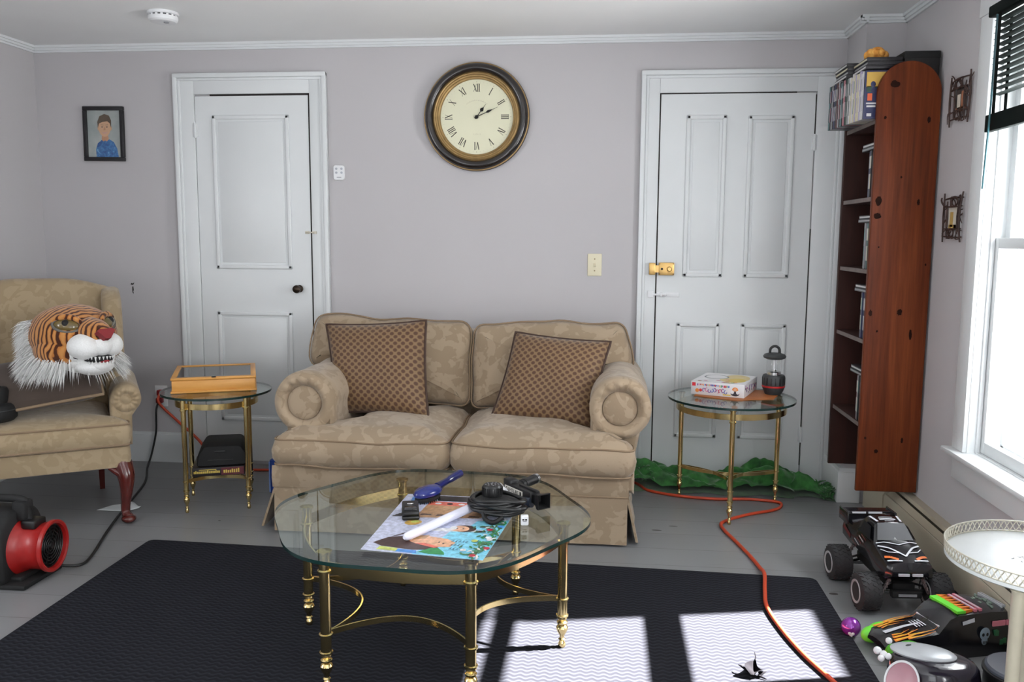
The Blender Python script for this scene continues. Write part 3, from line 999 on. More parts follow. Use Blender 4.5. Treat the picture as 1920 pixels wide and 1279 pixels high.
# ---------------------------------------------------------------- brass and glass tables
def turned_leg(x, y, ztop, r, zj):
    """slim brass tube with collars and a turned foot; zj = height of the stretcher collar"""
    k = r / 0.0115
    p = [(0.0, 0.0), (0.0065 * k, 0.0), (0.0085 * k, 0.004), (0.0092 * k, 0.010), (0.0075 * k, 0.016), (0.0055 * k, 0.022), (0.0085 * k, 0.026), (0.0055 * k, 0.030), (0.0062 * k, 0.038), (0.0105 * k, 0.048), (0.0135 * k, 0.057), (0.0138 * k, 0.063), (0.0115 * k, 0.069), (0.0075 * k, 0.073), (0.0125 * k, 0.077), (0.0125 * k, 0.081), (0.0085 * k, 0.085), (0.0118 * k, 0.093), (0.0112 * k, 0.098), (0.0145 * k, 0.100), (0.0145 * k, 0.104), (r, 0.106), (r, zj - 0.010), (r * 1.28, zj - 0.008), (r * 1.28, zj - 0.004), (r, zj - 0.002),
         (r, ztop - 0.062), (r * 1.32, ztop - 0.060), (r * 1.32, ztop - 0.054), (r * 1.05, ztop - 0.051), (r * 1.05, ztop - 0.010), (r * 1.4, ztop - 0.006), (r * 1.4, ztop), (0.0, ztop)]
    return MB().lathe(p, 24, 0, T(x, y, 0))
def bowed(p, q, sag, n=22, pw=1.0):
    """points from p to q bowing by sag to the left of p->q"""
    p, q = Vector(p), Vector(q)
    d = q - p
    nrm = Vector((-d.y, d.x, 0)).normalized()
    return [p + d * (i / n) + nrm * (sag * max(0.0, math.sin(PI * i / n)) ** pw) for i in range(n + 1)]
def brass_table(name, label, c, ztop, outline, legs, leg_r, zj, apron, sag, gt=0.010):
    o = thing(name, label, 'table', (c[0], c[1], 0))
    b = MB()
    n = len(outline)
    top = [(p[0], p[1], ztop) for p in outline]
    b.poly(top, 0)
    b.poly([(p[0] * 0.997, p[1] * 0.997, ztop - gt) for p in outline], 0)
    b.sheet(lambda u, v: (outline[int(round(u * n)) % n][0], outline[int(round(u * n)) % n][1], ztop - gt * v), n, 1, 1)
    b.build('glass_top', [TGLASS, TEDGE], o, 35)
    zl = ztop - gt
    for (x, y) in legs:
        turned_leg(x, y, zl, leg_r, zj).build('leg', BRASS, o, 30)
    m = len(legs)
    for i in range(m):
        p, q = legs[i], legs[(i + 1) % m]
        b = MB().band(bowed((*p, zj - 0.006), (*q, zj - 0.006), sag, 26, 0.85), 0.016, 0.0045)
        b.build('stretcher', BRASS, o, 30)
    for pts, w in apron:
        MB().band(pts, w, 0.0045, closed=False).build('apron', BRASS, o, 30)
    return o
# coffee table: six legs on a bowed hexagon
a0 = math.radians(-4)
out = []
for i in range(144):
    th = 2 * PI * i / 144
    ph = math.cos(6 * (th - a0))
    out.append(((0.4735 + 0.0155 * ph) * math.cos(th), (0.4735 + 0.0155 * ph) * math.sin(th)))
clegs = [(0.408 * math.cos(a0 + i * PI / 3), 0.408 * math.sin(a0 + i * PI / 3)) for i in range(6)]
ap = [(bowed((*clegs[i], 0.346), (*clegs[(i + 1) % 6], 0.346), -0.026, 14), 0.034) for i in range(6)]
coffee = brass_table('coffee_table', 'six-legged brass coffee table with rounded hexagonal glass top on the rug', (-0.508, 2.503), 0.402, out, clegs, 0.0150, 0.160, ap, 0.135)
coffee.location.z = 0.012
# right side table: three legs, round glass
tl = [(0.26 * math.cos(math.radians(d)), 0.26 * math.sin(math.radians(d))) for d in (23.7, 143.7, 263.7)]
ap = [([(0.246 * math.cos(2 * PI * i / 60), 0.246 * math.sin(2 * PI * i / 60), 0.478) for i in range(61)], 0.026)]
brass_table('side_table', 'three-legged brass side table with round glass top right of the sofa', (0.605, 3.972), 0.525, [(0.288 * math.cos(2 * PI * i / 96), 0.288 * math.sin(2 * PI * i / 96)) for i in range(96)], tl, 0.0112, 0.155, ap, 0.10)
# left side table: four legs, smaller round glass
tl = [(0.190 * math.cos(math.radians(d)), 0.190 * math.sin(math.radians(d))) for d in (65.8, 155.8, 245.8, 335.8)]
ap = [([(0.182 * math.cos(2 * PI * i / 60), 0.182 * math.sin(2 * PI * i / 60), 0.490) for i in range(61)], 0.026)]
brass_table('side_table', 'small four-legged brass side table with round glass top left of the sofa', (-1.775, 3.752), 0.540, [(0.247 * math.cos(2 * PI * i / 96), 0.247 * math.sin(2 * PI * i / 96)) for i in range(96)], tl, 0.0112, 0.150, ap, 0.06)

# ---------------------------------------------------------------- rug
rp = roundpoly([(-1.822, 1.2), (0.800, 1.2), (0.803, 3.118), (-1.826, 3.206)], 0.03, 4)
b = MB().prism(rp, 0.0, 0.010).prism([(p[0] * 0.9975 + (-0.511) * 0.0025, p[1] * 0.9975 + 2.16 * 0.0025) for p in rp], 0.010, 0.012)
tag(b.build('rug', RUG, smooth=0), 'large navy ribbed rug lying on the grey floorboards', 'rug')
# ================================================================ things on the walls and ceiling
def wallM(x, z, y=None):
    """frame on the back wall: x right, y up, z out into the room"""
    return T(x, YB if y is None else y, z) @ XZ
def rwallM(y, z):
    """frame on the right wall seen from the room"""
    return T(XR, y, z) @ Matrix(((0, 0, -1, 0), (-1, 0, 0, 0), (0, 1, 0, 0), (0, 0, 0, 1)))
def on_wall(name, label, cat, M, group=None):
    o = thing(name, label, cat, M.translation, 0, group)
    return o

# round wall clock
M = wallM(-0.648, 1.856)
ck = on_wall('wall_clock', 'large round clock with black and gold frame and roman numerals above the sofa', 'clock', M)
GOLD = plain('antique_gold', rgb(150, 122, 78), 0.4, 0.55, 0.2, 30.0)
FRM = plain('black_clock_frame', rgb(30, 24, 22), 0.22, 0, 0.4, 9.0, coat=0.5)
DIAL = plain('cream_dial', rgb(226, 224, 196), 0.6, var=0.03, scale=5.0)
b = MB().lathe([(0.200, 0.004), (0.266, 0.004), (0.272, 0.014), (0.266, 0.026), (0.258, 0.044), (0.246, 0.052), (0.232, 0.050), (0.222, 0.040), (0.219, 0.026), (0.200, 0.020)], 96, 0, M, cap=False)
b.lathe([(0.2645, 0.024), (0.2695, 0.022), (0.268, 0.030), (0.263, 0.031)], 96, 1, M, cap=False)
wbuild(b, 'frame', [FRM, GOLD], ck, 50)
b = MB().lathe([(0.221, 0.020), (0.221, 0.037), (0.214, 0.042), (0.208, 0.040), (0.206, 0.034), (0.199, 0.033), (0.196, 0.026), (0.189, 0.024), (0.186, 0.014)], 96, 0, M, cap=False)
wbuild(b, 'gold_ring', GOLD, ck, 50)
b = MB().lathe([(0.0, 0.010), (0.0, 0.0140), (0.190, 0.0140), (0.190, 0.004)], 96, 0, M)
dial = wbuild(b, 'dial', DIAL, ck, 30)
NUM = plain('clock_numeral_ink', rgb(62, 58, 48), 0.6)
b = MB()
def stroke(b, x0, y0, x1, y1, w, A, z=0.0143):
    d = Vector((x1 - x0, y1 - y0)); n = Vector((-d.y, d.x)).normalized() * w / 2
    b.poly([(x0 + n.x, y0 + n.y, z), (x0 - n.x, y0 - n.y, z), (x1 - n.x, y1 - n.y, z), (x1 + n.x, y1 + n.y, z)], 0, A)
H = 0.038
for k, s in enumerate(['XII', 'I', 'II', 'III', 'IV', 'V', 'VI', 'VII', 'VIII', 'IX', 'X', 'XI']):
    A = M @ Matrix.Rotation(-k * PI / 6, 4, 'Z') @ T(0, 0.1445, 0)
    wd = {'I': 0.0085, 'V': 0.019, 'X': 0.019}
    b = MB()
    tot = sum(wd[c] for c in s)
    x = -tot / 2
    for c in s:
        w = wd[c]; xm = x + w / 2
        if c == 'I':
            stroke(b, xm, -H / 2, xm, H / 2, 0.0042, A)
            stroke(b, xm - 0.004, H / 2, xm + 0.004, H / 2, 0.0012, A); stroke(b, xm - 0.004, -H / 2, xm + 0.004, -H / 2, 0.0012, A)
        elif c == 'V':
            stroke(b, xm - 0.0075, H / 2, xm, -H / 2, 0.0045, A); stroke(b, xm + 0.0075, H / 2, xm, -H / 2, 0.0018, A)
        else:
            stroke(b, xm - 0.0075, H / 2, xm + 0.0075, -H / 2, 0.0045, A); stroke(b, xm + 0.0075, H / 2, xm - 0.0075, -H / 2, 0.0018, A)
        x += w
    wbuild(b, 'numeral', NUM, dial, 0)
b = MB()
for i in range(60):
    A = M @ Matrix.Rotation(-i * PI / 30, 4, 'Z')
    stroke(b, 0, 0.1715, 0, 0.1745 if i % 5 else 0.1765, 0.0012 if i % 5 else 0.003, A)
for i in range(15):                                         # faint maker's line curved under the twelve
    A = M @ Matrix.Rotation((7 - i) * 0.094, 4, 'Z') @ T(0, 0.083, 0)
    stroke(b, -0.002, -0.003, -0.002 + 0.003 * (i % 3), 0.003, 0.0009, A); stroke(b, 0.002, -0.003, 0.003, 0.002, 0.0007, A)
for i in range(6):
    stroke(b, -0.017 + i * 0.007, -0.088, -0.015 + i * 0.007, -0.082, 0.0010, M)
wbuild(b, 'minute_track', plain('faded_ink', rgb(178, 170, 146), 0.6), dial, 0)
def hand(name, ang, L, w, z):
    A = M @ Matrix.Rotation(-ang, 4, 'Z') @ T(0, 0, z)
    b = MB()
    b.prism([(-0.0022, -0.012), (0.0022, -0.012), (0.0016, L * 0.42), (-0.0016, L * 0.42)], 0, 0.0015, 0, A)
    b.prism([(0, L * 0.40), (w, L * 0.55), (w * 0.6, L * 0.66), (0, L * 0.78), (-w * 0.6, L * 0.66), (-w, L * 0.55)], 0, 0.0015, 0, A)
    b.prism([(-0.0010, L * 0.7), (0.0010, L * 0.7), (0.0004, L), (-0.0004, L)], 0, 0.0015, 0, A)
    wbuild(b, name, MATTE, ck, 0)
hand('hour_hand', math.radians(37), 0.078, 0.010, 0.017)
hand('minute_hand', math.radians(66), 0.118, 0.0065, 0.020)
b = MB().lathe([(0.009, 0.014), (0.009, 0.022), (0.006, 0.025), (0, 0.025)], 24, 0, M)
wbuild(b, 'hub', MATTE, ck)

# framed portrait of a boy
M = T(-2.658, YB, 1.7855) @ Matrix.Rotation(math.radians(0.6), 4, 'Y') @ XZ
pf = on_wall('picture_frame', 'small black-framed portrait photograph of a child in blue on the left wall section', 'picture', M)
b = MB()
w, h, t = 0.228, 0.286, 0.021
for x0, x1, y0, y1 in ((-w / 2, w / 2, h / 2 - t, h / 2), (-w / 2, w / 2, -h / 2, -h / 2 + t), (-w / 2, -w / 2 + t, -h / 2 + t, h / 2 - t), (w / 2 - t, w / 2, -h / 2 + t, h / 2 - t)):
    b.bx(x0, x1, y0, y1, 0.001, 0.020, 0, M, 0.003)
wbuild(b, 'frame', plain('black_frame_lacquer', rgb(24, 22, 26), 0.35), pf)
SK, SK2 = plain('print_skin', rgb(214, 170, 134), 0.5, var=0.05), plain('print_skin_dark', rgb(190, 140, 106), 0.5)
PB = NM('print_backdrop')
PB.base(PB.ramp(PB.noise(PB.coord(), 9.0, 3.0, 0.6), [(0.3, rgb(150, 160, 160)), (0.7, rgb(186, 192, 188))])); PB.set(rough=0.4)
SH = NM('print_blue_shirt')
SH.base(SH.ramp(SH.noise(SH.coord(), 40.0, 3.0, 0.6, 1.0), [(0.35, rgb(30, 78, 140)), (0.55, rgb(52, 116, 176)), (0.7, rgb(112, 168, 208))])); SH.set(rough=0.4)
HR = plain('print_hair', rgb(86, 70, 52), 0.5, var=0.2, scale=60.0)
b = MB().bx(-0.095, 0.095, -0.124, 0.124, 0.002, 0.008, 0, M)
def flat(pts, m, z):
    b.poly([(p[0], p[1], z) for p in pts], m, M)
flat([(-0.048, -0.124), (0.078, -0.124), (0.070, -0.075), (0.052, -0.042), (0.028, -0.028), (-0.012, -0.030), (-0.038, -0.048), (-0.050, -0.080)], 1, 0.0083)
flat(ell(0.004, -0.022, 0.020, 0.022), 3, 0.0085)
flat([(-0.020, -0.030), (-0.004, -0.040), (0.004, -0.034), (0.012, -0.040), (0.026, -0.028), (0.022, -0.050), (0.004, -0.046), (-0.016, -0.050)], 1, 0.0087)
flat(ell(-0.030, 0.030, 0.007, 0.012), 2, 0.0086); flat(ell(0.037, 0.030, 0.007, 0.012), 2, 0.0086)
flat(ell(0.003, 0.033, 0.034, 0.048, 28), 2, 0.0088)
flat([(-0.034, 0.030), (-0.037, 0.062), (-0.024, 0.092), (0.004, 0.104), (0.030, 0.096), (0.042, 0.070), (0.040, 0.030), (0.033, 0.056), (0.020, 0.066), (-0.010, 0.062), (-0.027, 0.054)], 4, 0.0090)
for s in (-1, 1):
    flat(ell(0.003 + s * 0.0135, 0.036, 0.0052, 0.0028, 12), 5, 0.0091)
    flat([(0.003 + s * 0.006, 0.045), (0.003 + s * 0.020, 0.046), (0.003 + s * 0.020, 0.0485), (0.003 + s * 0.006, 0.047)], 4, 0.0091)
flat([(0.001, 0.034), (0.006, 0.034), (0.009, 0.020), (-0.003, 0.020)], 3, 0.0091)
flat([(-0.014, 0.012), (0.0, 0.008), (0.006, 0.008), (0.020, 0.012), (0.012, 0.003), (0.003, 0.001), (-0.006, 0.003)], 6, 0.0091)
wbuild(b, 'photo_print', [PB.mat, SH.mat, SK, SK2, HR, INK, plain('print_smile', rgb(206, 160, 150), 0.5)], pf, 0)
b = MB().bx(-0.094, 0.094, -0.123, 0.123, 0.011, 0.0125, 0, M)
wbuild(b, 'glass', PANE, pf, 0)

# light switch, keypad remote, wall outlets
IV = plain('ivory_plastic', rgb(226, 218, 190), 0.45, var=0.02)
M = wallM(-0.0385, 1.1125)
sw = on_wall('light_switch', 'ivory light switch plate on the wall between sofa and right door', 'switch', M)
wbuild(MB().box((0, 0, 0.003), (0.072, 0.114, 0.006), 0, M, 0.003), 'plate', IV, sw)
wbuild(MB().box((0, 0.002, 0.009), (0.010, 0.020, 0.012), 0, M @ Matrix.Rotation(0.35, 4, 'X'), 0.002).box((0, 0, 0.0065), (0.013, 0.027, 0.001), 0, M), 'toggle', IV, sw)
for y in (0.030, -0.030):
    wbuild(MB().lathe([(0.0036, 0.005), (0.0036, 0.0068), (0, 0.0072)], 12, 0, M @ T(0, y, 0)), 'screw', plain('brass_screw', rgb(150, 135, 100), 0.4, 0.6), sw)
M = wallM(-1.3725, 1.5795)
rm = on_wall('keypad_remote', 'small white four-button remote keypad mounted right of the left door', 'remote', M)
wbuild(MB().puff(rrect(0.060, 0.076, 0.012, 5), [(0.002, 0.0), (0.0, 0.003), (0.0, 0.011), (0.002, 0.014)], 0, M), 'body', WPLAS, rm)
for x, y in ((-0.014, 0.020), (0.014, 0.020), (-0.014, 0.0), (0.014, 0.0)):
    wbuild(MB().lathe([(0.0065, 0.0135), (0.006, 0.0155), (0, 0.0158)], 16, 0, M @ T(x, y, 0)), 'button', plain('pale_grey_button', rgb(178, 182, 190), 0.5), rm)
wbuild(MB().box((0, -0.024, 0.0142), (0.024, 0.0035, 0.0006), 0, M), 'badge', GREY, rm)
M = wallM(-2.405, 0.370)
ol = on_wall('wall_outlet', 'white wall outlet with cords plugged in behind the small left table', 'outlet', M)
wbuild(MB().box((0, 0, 0.003), (0.072, 0.116, 0.006), 0, M, 0.003), 'plate', WPLAS, ol)
wbuild(MB().box((0, 0.022, 0.0065), (0.034, 0.030, 0.002), 0, M, 0.001).box((0, -0.022, 0.0065), (0.034, 0.030, 0.002), 0, M, 0.001), 'socket', WPLAS, ol)
M = rwallM(3.802, 0.305)
ol = on_wall('wall_outlet', 'white outlet with a plugged-in adapter under the bookcase on the right wall', 'outlet', M)
wbuild(MB().box((0, 0, 0.003), (0.072, 0.116, 0.006), 0, M, 0.003), 'plate', WPLAS, ol)
wbuild(MB().box((0.005, 0.026, 0.022), (0.040, 0.042, 0.034), 0, M, 0.006).box((0.005, -0.026, 0.016), (0.030, 0.032, 0.022), 0, M, 0.006), 'adapter', WPLAS, ol)

# smoke detector
sm = thing('smoke_detector', 'round white smoke detector fixed to the ceiling', 'smoke detector', (-1.985, 3.800, ZC))
Mi = T(-1.985, 3.80, ZC) @ Matrix.Rotation(PI, 4, 'X')
wbuild(MB().lathe([(0.066, 0.0), (0.068, 0.004), (0.068, 0.012), (0.062, 0.014)], 48, 0, Mi), 'base', WPLAS, sm)
b = MB().lathe([(0.058, 0.012), (0.058, 0.020)], 48, 1, Mi, cap=False)
for i in range(16):
    A = Mi @ Matrix.Rotation(2 * PI * i / 16, 4, 'Z')
    b.box((0.059, 0, 0.016), (0.006, 0.010, 0.008), 0, A)
b.lathe([(0.0635, 0.020), (0.064, 0.026), (0.062, 0.036), (0.054, 0.043), (0.030, 0.045), (0.0, 0.045)], 48, 0, Mi)
wbuild(b, 'cover', [WPLAS, DKGREY], sm)
wbuild(MB().lathe([(0.012, 0.044), (0.012, 0.048), (0.009, 0.049), (0, 0.049)], 20, 0, Mi @ T(0.02, 0.01, 0)), 'test_button', GREY, sm)

# two twig picture frames on the right wall
TWIG = plain('brown_twigs', rgb(58, 38, 32), 0.6, var=0.3, scale=40.0)
def twig_frame(yc, zc, label, seed, cols):
    rnd = random.Random(seed)
    M = rwallM(yc, zc)
    o = on_wall('twig_frame', label, 'picture frame', M, 'twig picture frames')
    b = MB()
    w, h = 0.165, 0.150
    def twig(p, q, r, bend=0.012, n=7):
        p, q = Vector((*p, 0.010)), Vector((*q, 0.010))
        pts = []
        off = Vector((rnd.uniform(-bend, bend), rnd.uniform(-bend, bend), rnd.uniform(-0.002, 0.008)))
        for i in range(n):
            t = i / (n - 1)
            pts.append(p + (q - p) * t + off * math.sin(PI * t))
        b.tube([M @ x for x in pts], [r * (1 - 0.35 * abs(2 * i / (n - 1) - 1)) for i in range(n)], 6)
    for s in (-1, 1):
        twig((s * w / 2, -h / 2 - 0.018), (s * w / 2 * 1.05, h / 2 + 0.02), 0.0045, 0.006)
        twig((s * w * 0.30, -h * 0.42), (s * w * 0.32, h * 0.42), 0.0040, 0.004)
        twig((-w / 2 - 0.008, s * h * 0.46), (w / 2 + 0.008, s * h * 0.49), 0.0040, 0.007)
        twig((-w / 2, s * h * 0.28), (w / 2, s * h * 0.28), 0.0035, 0.004)
        for k in range(7):
            x = -w / 2 + rnd.random() * w
            twig((x, s * h * 0.27), (x + rnd.uniform(-0.05, 0.05), s * h * 0.53), 0.0026, 0.02)
        for k in range(5):
            y = -h / 2 + rnd.random() * h
            twig((s * w * 0.29, y), (s * w * 0.55, y + rnd.uniform(-0.04, 0.04)), 0.0026, 0.012)
        # curled loops
        c = (rnd.uniform(-0.02, 0.02), s * h * 0.39)
        b.tube([M @ Vector((c[0] + 0.026 * math.cos(2 * PI * i / 14), c[1] + 0.015 * math.sin(2 * PI * i / 14), 0.012)) for i in range(14)], 0.0028, 6, closed=True)
    wbuild(b, 'twigs', TWIG, o)
    p = MB().bx(-w * 0.30, w * 0.30, -h * 0.29, h * 0.29, 0.001, 0.005, 0, M)
    for k, (x0, x1, y0, y1) in enumerate(((-0.7, -0.1, -0.8, 0.5), (0.05, 0.6, -0.9, 0.7), (-0.9, 0.9, -1.0, -0.6))):
        p.bx(w * 0.30 * x0, w * 0.30 * x1, h * 0.29 * y0, h * 0.29 * y1, 0.005, 0.0054, 1 + k, M)
    wbuild(p, 'photo_print', cols, o, 0)
c1, c2, c3, c4 = plain('snap_dark', rgb(62, 58, 56), 0.4), plain('snap_warm', rgb(166, 112, 84), 0.4), plain('snap_pale', rgb(206, 200, 186), 0.4), plain('snap_ochre', rgb(188, 156, 90), 0.4)
twig_frame(3.452, 1.775, 'upper brown twig picture frame beside the window, holding a dark photo', 3, [c1, c3, c2, c2])
twig_frame(3.446, 1.335, 'lower brown twig picture frame beside the window, holding a pale photo', 8, [c3, c4, c3, c4])

# venetian blind in the window
bl = thing('window_blind', 'dark green venetian blind half lowered in the right-hand window', 'blind', (1.318, 2.84, 2.03))
BL = plain('dark_green_slats', rgb(6, 15, 13), 0.7, spec=0.1)
y0, y1 = WY0 + 0.02, WY1 - 0.045
wbuild(MB().bx(1.286, 1.322, WY0 + 0.01, WY1 - 0.030, 1.998, 2.036, bevel=0.006), 'head_rail', BL, bl)
z = 1.986
k = 0
while z > 1.730:
    b = MB().sheet(lambda u, v: (1.302 + 0.034 * u, y0 + (y1 - y0) * v, z + 0.0022 * math.sin(PI * u)), 4, 1).sheet(lambda u, v: (1.302 + 0.034 * u, y0 + (y1 - y0) * v, z - 0.0007 + 0.0022 * math.sin(PI * u)), 4, 1)
    wbuild(b, 'slat', BL, bl)
    z -= 0.0205
wbuild(MB().bx(1.298, 1.322, y0 - 0.004, y1 + 0.012, 1.618, 1.676, bevel=0.004), 'bottom_rail', BL, bl)
for y in (y1 - 0.045, y0 + 0.045):
    b = MB()
    b.bx(1.2995, 1.301, y - 0.011, y + 0.011, 1.67, 2.0).bx(1.337, 1.338, y - 0.011, y + 0.011, 1.67, 2.0)
    wbuild(b, 'ladder_tape', BL, bl)
wbuild(MB().tube([(1.288, y1 - 0.055, 1.995), (1.288, y1 - 0.052, 1.7), (1.290, y1 - 0.028, 1.425)], 0.0036, 8), 'tilt_wand', plain('teal_wand', rgb(24, 70, 78), 0.3), bl)

# baseboard heater on the right wall
HEAT = plain('beige_heater_enamel', rgb(168, 160, 142), 0.42, var=0.05, scale=4.0)
ht = thing('baseboard_heater', 'long beige metal baseboard heater along the foot of the right wall', 'heater', (1.30, 2.4, 0))
b = MB().prism([(1.251, 0.032), (1.251, 0.128), (1.256, 0.140), (1.262, 0.140), (1.258, 0.126), (1.258, 0.032)], -3.795, -0.60, 0, XZ)
wbuild(b, 'front_panel', HEAT, ht)
b = MB().prism([(XR - 0.008, 0.0), (XR, 0.0), (XR, 0.178), (1.300, 0.178), (1.292, 0.166), (1.296, 0.163), (1.304, 0.172), (XR - 0.008, 0.172)], -3.795, -0.60, 0, XZ)
wbuild(b, 'back_panel', HEAT, ht)
b = MB().prism([(1.268, 0.136), (1.289, 0.155), (1.286, 0.159), (1.264, 0.140)], -3.795, -0.60, 0, XZ)
wbuild(b, 'damper', HEAT, ht)
b = MB().bx(1.259, XR - 0.008, 0.62, 3.79, 0.03, 0.10)
wbuild(b, 'fins', MATTE, ht)
b = MB().prism([(1.247, 0.0), (XR, 0.0), (XR, 0.180), (1.298, 0.180), (1.255, 0.144), (1.247, 0.132)], -4.07, -3.802, 0, XZ)
wbuild(b, 'end_cap', HEAT, ht)
# ================================================================ left-hand things
# tiger mascot head on a brown cushion in the wing chair
def stripe_mat():
    m = NM('tiger_stripe_plush')
    v = m.coord(scale=(1, 1, 0.55))
    nz = m.noise(v, 9.0, 2.0, 0.5)
    w = m.n('ShaderNodeTexWave', wave_type='BANDS', bands_direction='Y')
    w.inputs['Scale'].default_value = 15.0
    w.inputs['Distortion'].default_value = 5.0
    w.inputs['Detail'].default_value = 1.5
    w.inputs['Detail Scale'].default_value = 1.6
    m.l(v, w.inputs['Vector'])
    col = m.ramp(w.outputs['Fac'], [(0.12, rgb(40, 24, 18)), (0.24, rgb(60, 34, 22)), (0.36, rgb(170, 108, 52)), (1.0, rgb(190, 136, 78))])
    m.base(m.mix(m.math('MULTIPLY', nz, 0.25), col, rgb(150, 74, 30)))
    m.set(rough=0.9, spec=0.1, sheen=0.3)
    m.bump(m.noise(m.coord(), 300.0, 2.0), 0.4, 0.004)
    return m.mat
TIGER = stripe_mat()
PLUSH = plain('white_plush', rgb(226, 226, 224), 0.9, sheen=0.3, bump=0.3, scale=200.0)
tg = thing('tiger_mask', 'plush tiger mascot head with white fur ruff lying on the brown cushion', 'costume head', (-2.262, 3.435, 0.812), math.radians(60))
b = MB().ball((0, 0.0, 0.012), (0.172, 0.185, 0.132), nu=44, nv=28)
b.ball((0, -0.135, 0.034), (0.066, 0.135, 0.062), nu=28, nv=18)
b.ball((0.085, -0.035, -0.045), (0.088, 0.115, 0.085), nu=24, nv=16).ball((-0.085, -0.035, -0.045), (0.088, 0.115, 0.085), nu=24, nv=16)
b.build('head', TIGER, tg, 80)
b = MB()
for s in (-1, 1):
    b.ball((s * 0.044, -0.180, -0.022), (0.066, 0.078, 0.056), nu=28, nv=18)
b.ball((0, -0.215, -0.018), (0.046, 0.060, 0.046), nu=20, nv=14).ball((0, -0.12, -0.05), (0.10, 0.09, 0.06), nu=24, nv=14)
b.build('muzzle', PLUSH, tg, 80)
b = MB().ball((0, -0.160, -0.108), (0.076, 0.084, 0.040), nu=28, nv=16).ball((0, -0.205, -0.100), (0.045, 0.048, 0.030), nu=24, nv=14).ball((0, -0.10, -0.10), (0.10, 0.08, 0.045), nu=24, nv=14)
b.build('chin', PLUSH, tg, 80)
b = MB().ball((0, -0.200, -0.072), (0.058, 0.066, 0.020), nu=24, nv=12)
for s in (-1, 1):
    b.ball((s * 0.066, -0.165, -0.066), (0.020, 0.036, 0.007), nu=14, nv=8)
mouth = b.build('mouth', MATTE, tg, 80)
b = MB().ball((0, -0.222, -0.080), (0.026, 0.048, 0.010), nu=16, nv=8)
b.build('tongue', plain('red_tongue', rgb(150, 40, 46), 0.6), mouth, 80)
b = MB()
for i in range(11):
    a = -PI / 2 + (i - 5) * 0.25
    x, y = 0.058 * math.cos(a), -0.201 + 0.068 * math.sin(a)
    L = 0.022 if i in (2, 8) else 0.013
    b.tube([(x, y, -0.060), (x * 0.98, y, -0.060 - L)], [0.0045, 0.0006], 8)
    b.tube([(x * 0.94, y + 0.002, -0.090), (x * 0.94, y + 0.001, -0.090 + L * 0.85)], [0.0045, 0.0006], 8)
b.build('teeth', PLUSH, mouth, 60)
b = MB().prism([(-0.038, 0.010), (-0.028, 0.019), (0.028, 0.019), (0.038, 0.010), (0.010, -0.024), (-0.010, -0.024)], 0, 0.030, 0, T(0, -0.252, 0.026) @ Matrix.Rotation(-0.45, 4, 'X') @ XZ)
b.build('nose', plain('red_nose_felt', rgb(126, 36, 40), 0.8), tg, 25)
for s in (-1, 1):
    A = T(s * 0.088, -0.128, 0.066) @ Matrix.Rotation(s * 0.62, 4, 'Z') @ Matrix.Rotation(-0.50, 4, 'X') @ Matrix.Rotation(-s * 0.16, 4, 'Y')
    b = MB().ball((0, 0, 0), (0.050, 0.020, 0.026), 0, A, nu=28, nv=16)
    e = b.build('eye', plain('amber_eye', rgb(96, 80, 40), 0.15, coat=0.6), tg, 80)
    MB().ball((0.004 * s, -0.015, 0.004), (0.014, 0.010, 0.015), 0, A, nu=18, nv=12).build('pupil', MATTE, e, 80)
    MB().tube([A @ Vector((0.054 * math.cos(t), -0.002, 0.030 * math.sin(t))) for t in [2 * PI * i / 28 for i in range(28)]], 0.006, 8, closed=True).build('eye_rim', plain('grey_eye_rim', rgb(96, 92, 86), 0.8), e, 60)
    MB().tube([A @ Vector((0.058 * math.cos(t), -0.006, 0.036 * math.sin(t))) for t in [0.15 + (PI - 0.3) * i / 14 for i in range(15)]], [0.004 + 0.010 * math.sin(PI * i / 14) for i in range(15)], 8).build('brow', TIGER, e, 60)
rnd = random.Random(5)
b = MB()
b.lathe([(0.140, -0.035), (0.160, -0.060), (0.158, -0.095), (0.120, -0.118), (0.06, -0.120)], 40, 0, T(0, 0.02, 0) @ Matrix.Scale(1.08, 4, (0, 1, 0)))
def tuft(p, d, L, w):
    p, d = Vector(p), Vector(d).normalized()
    side = d.cross(Vector((rnd.uniform(-1, 1), rnd.uniform(-1, 1), rnd.uniform(-1, 1)))).normalized()
    q = p + d * L * 0.55 + Vector((0, 0, -0.006))
    e = p + d * L + Vector((0, 0, -0.026))
    b.add([p + side * w, p - side * w, q + side * w * 0.7, q - side * w * 0.7, e], [(0, 1, 3, 2), (2, 3, 4)])
for i in range(5200):
    a = rnd.uniform(0, 2 * PI)
    front = -math.sin(a)
    if front > 0.80 and rnd.random() < 0.9:
        continue
    z = rnd.uniform(-0.115, -0.055)
    r = 0.156
    tuft((r * math.cos(a), 0.02 + r * 1.08 * math.sin(a), z), (math.cos(a), math.sin(a), rnd.uniform(-1.3, -0.25)), rnd.uniform(0.045, 0.095), rnd.uniform(0.0012, 0.0026))
for i in range(2200):                                        # ruff standing up behind the cheeks
    a = rnd.choice((rnd.uniform(-0.05 * PI, 0.30 * PI), rnd.uniform(0.70 * PI, 1.05 * PI)))
    tuft((0.150 * math.cos(a), 0.05 + 0.13 * math.sin(a), rnd.uniform(-0.07, 0.075)), (math.cos(a), math.sin(a) + 0.35, rnd.uniform(-0.9, 0.2)), rnd.uniform(0.04, 0.075), rnd.uniform(0.0012, 0.0026))
b.build('fur_ruff', PLUSH, tg, 0)

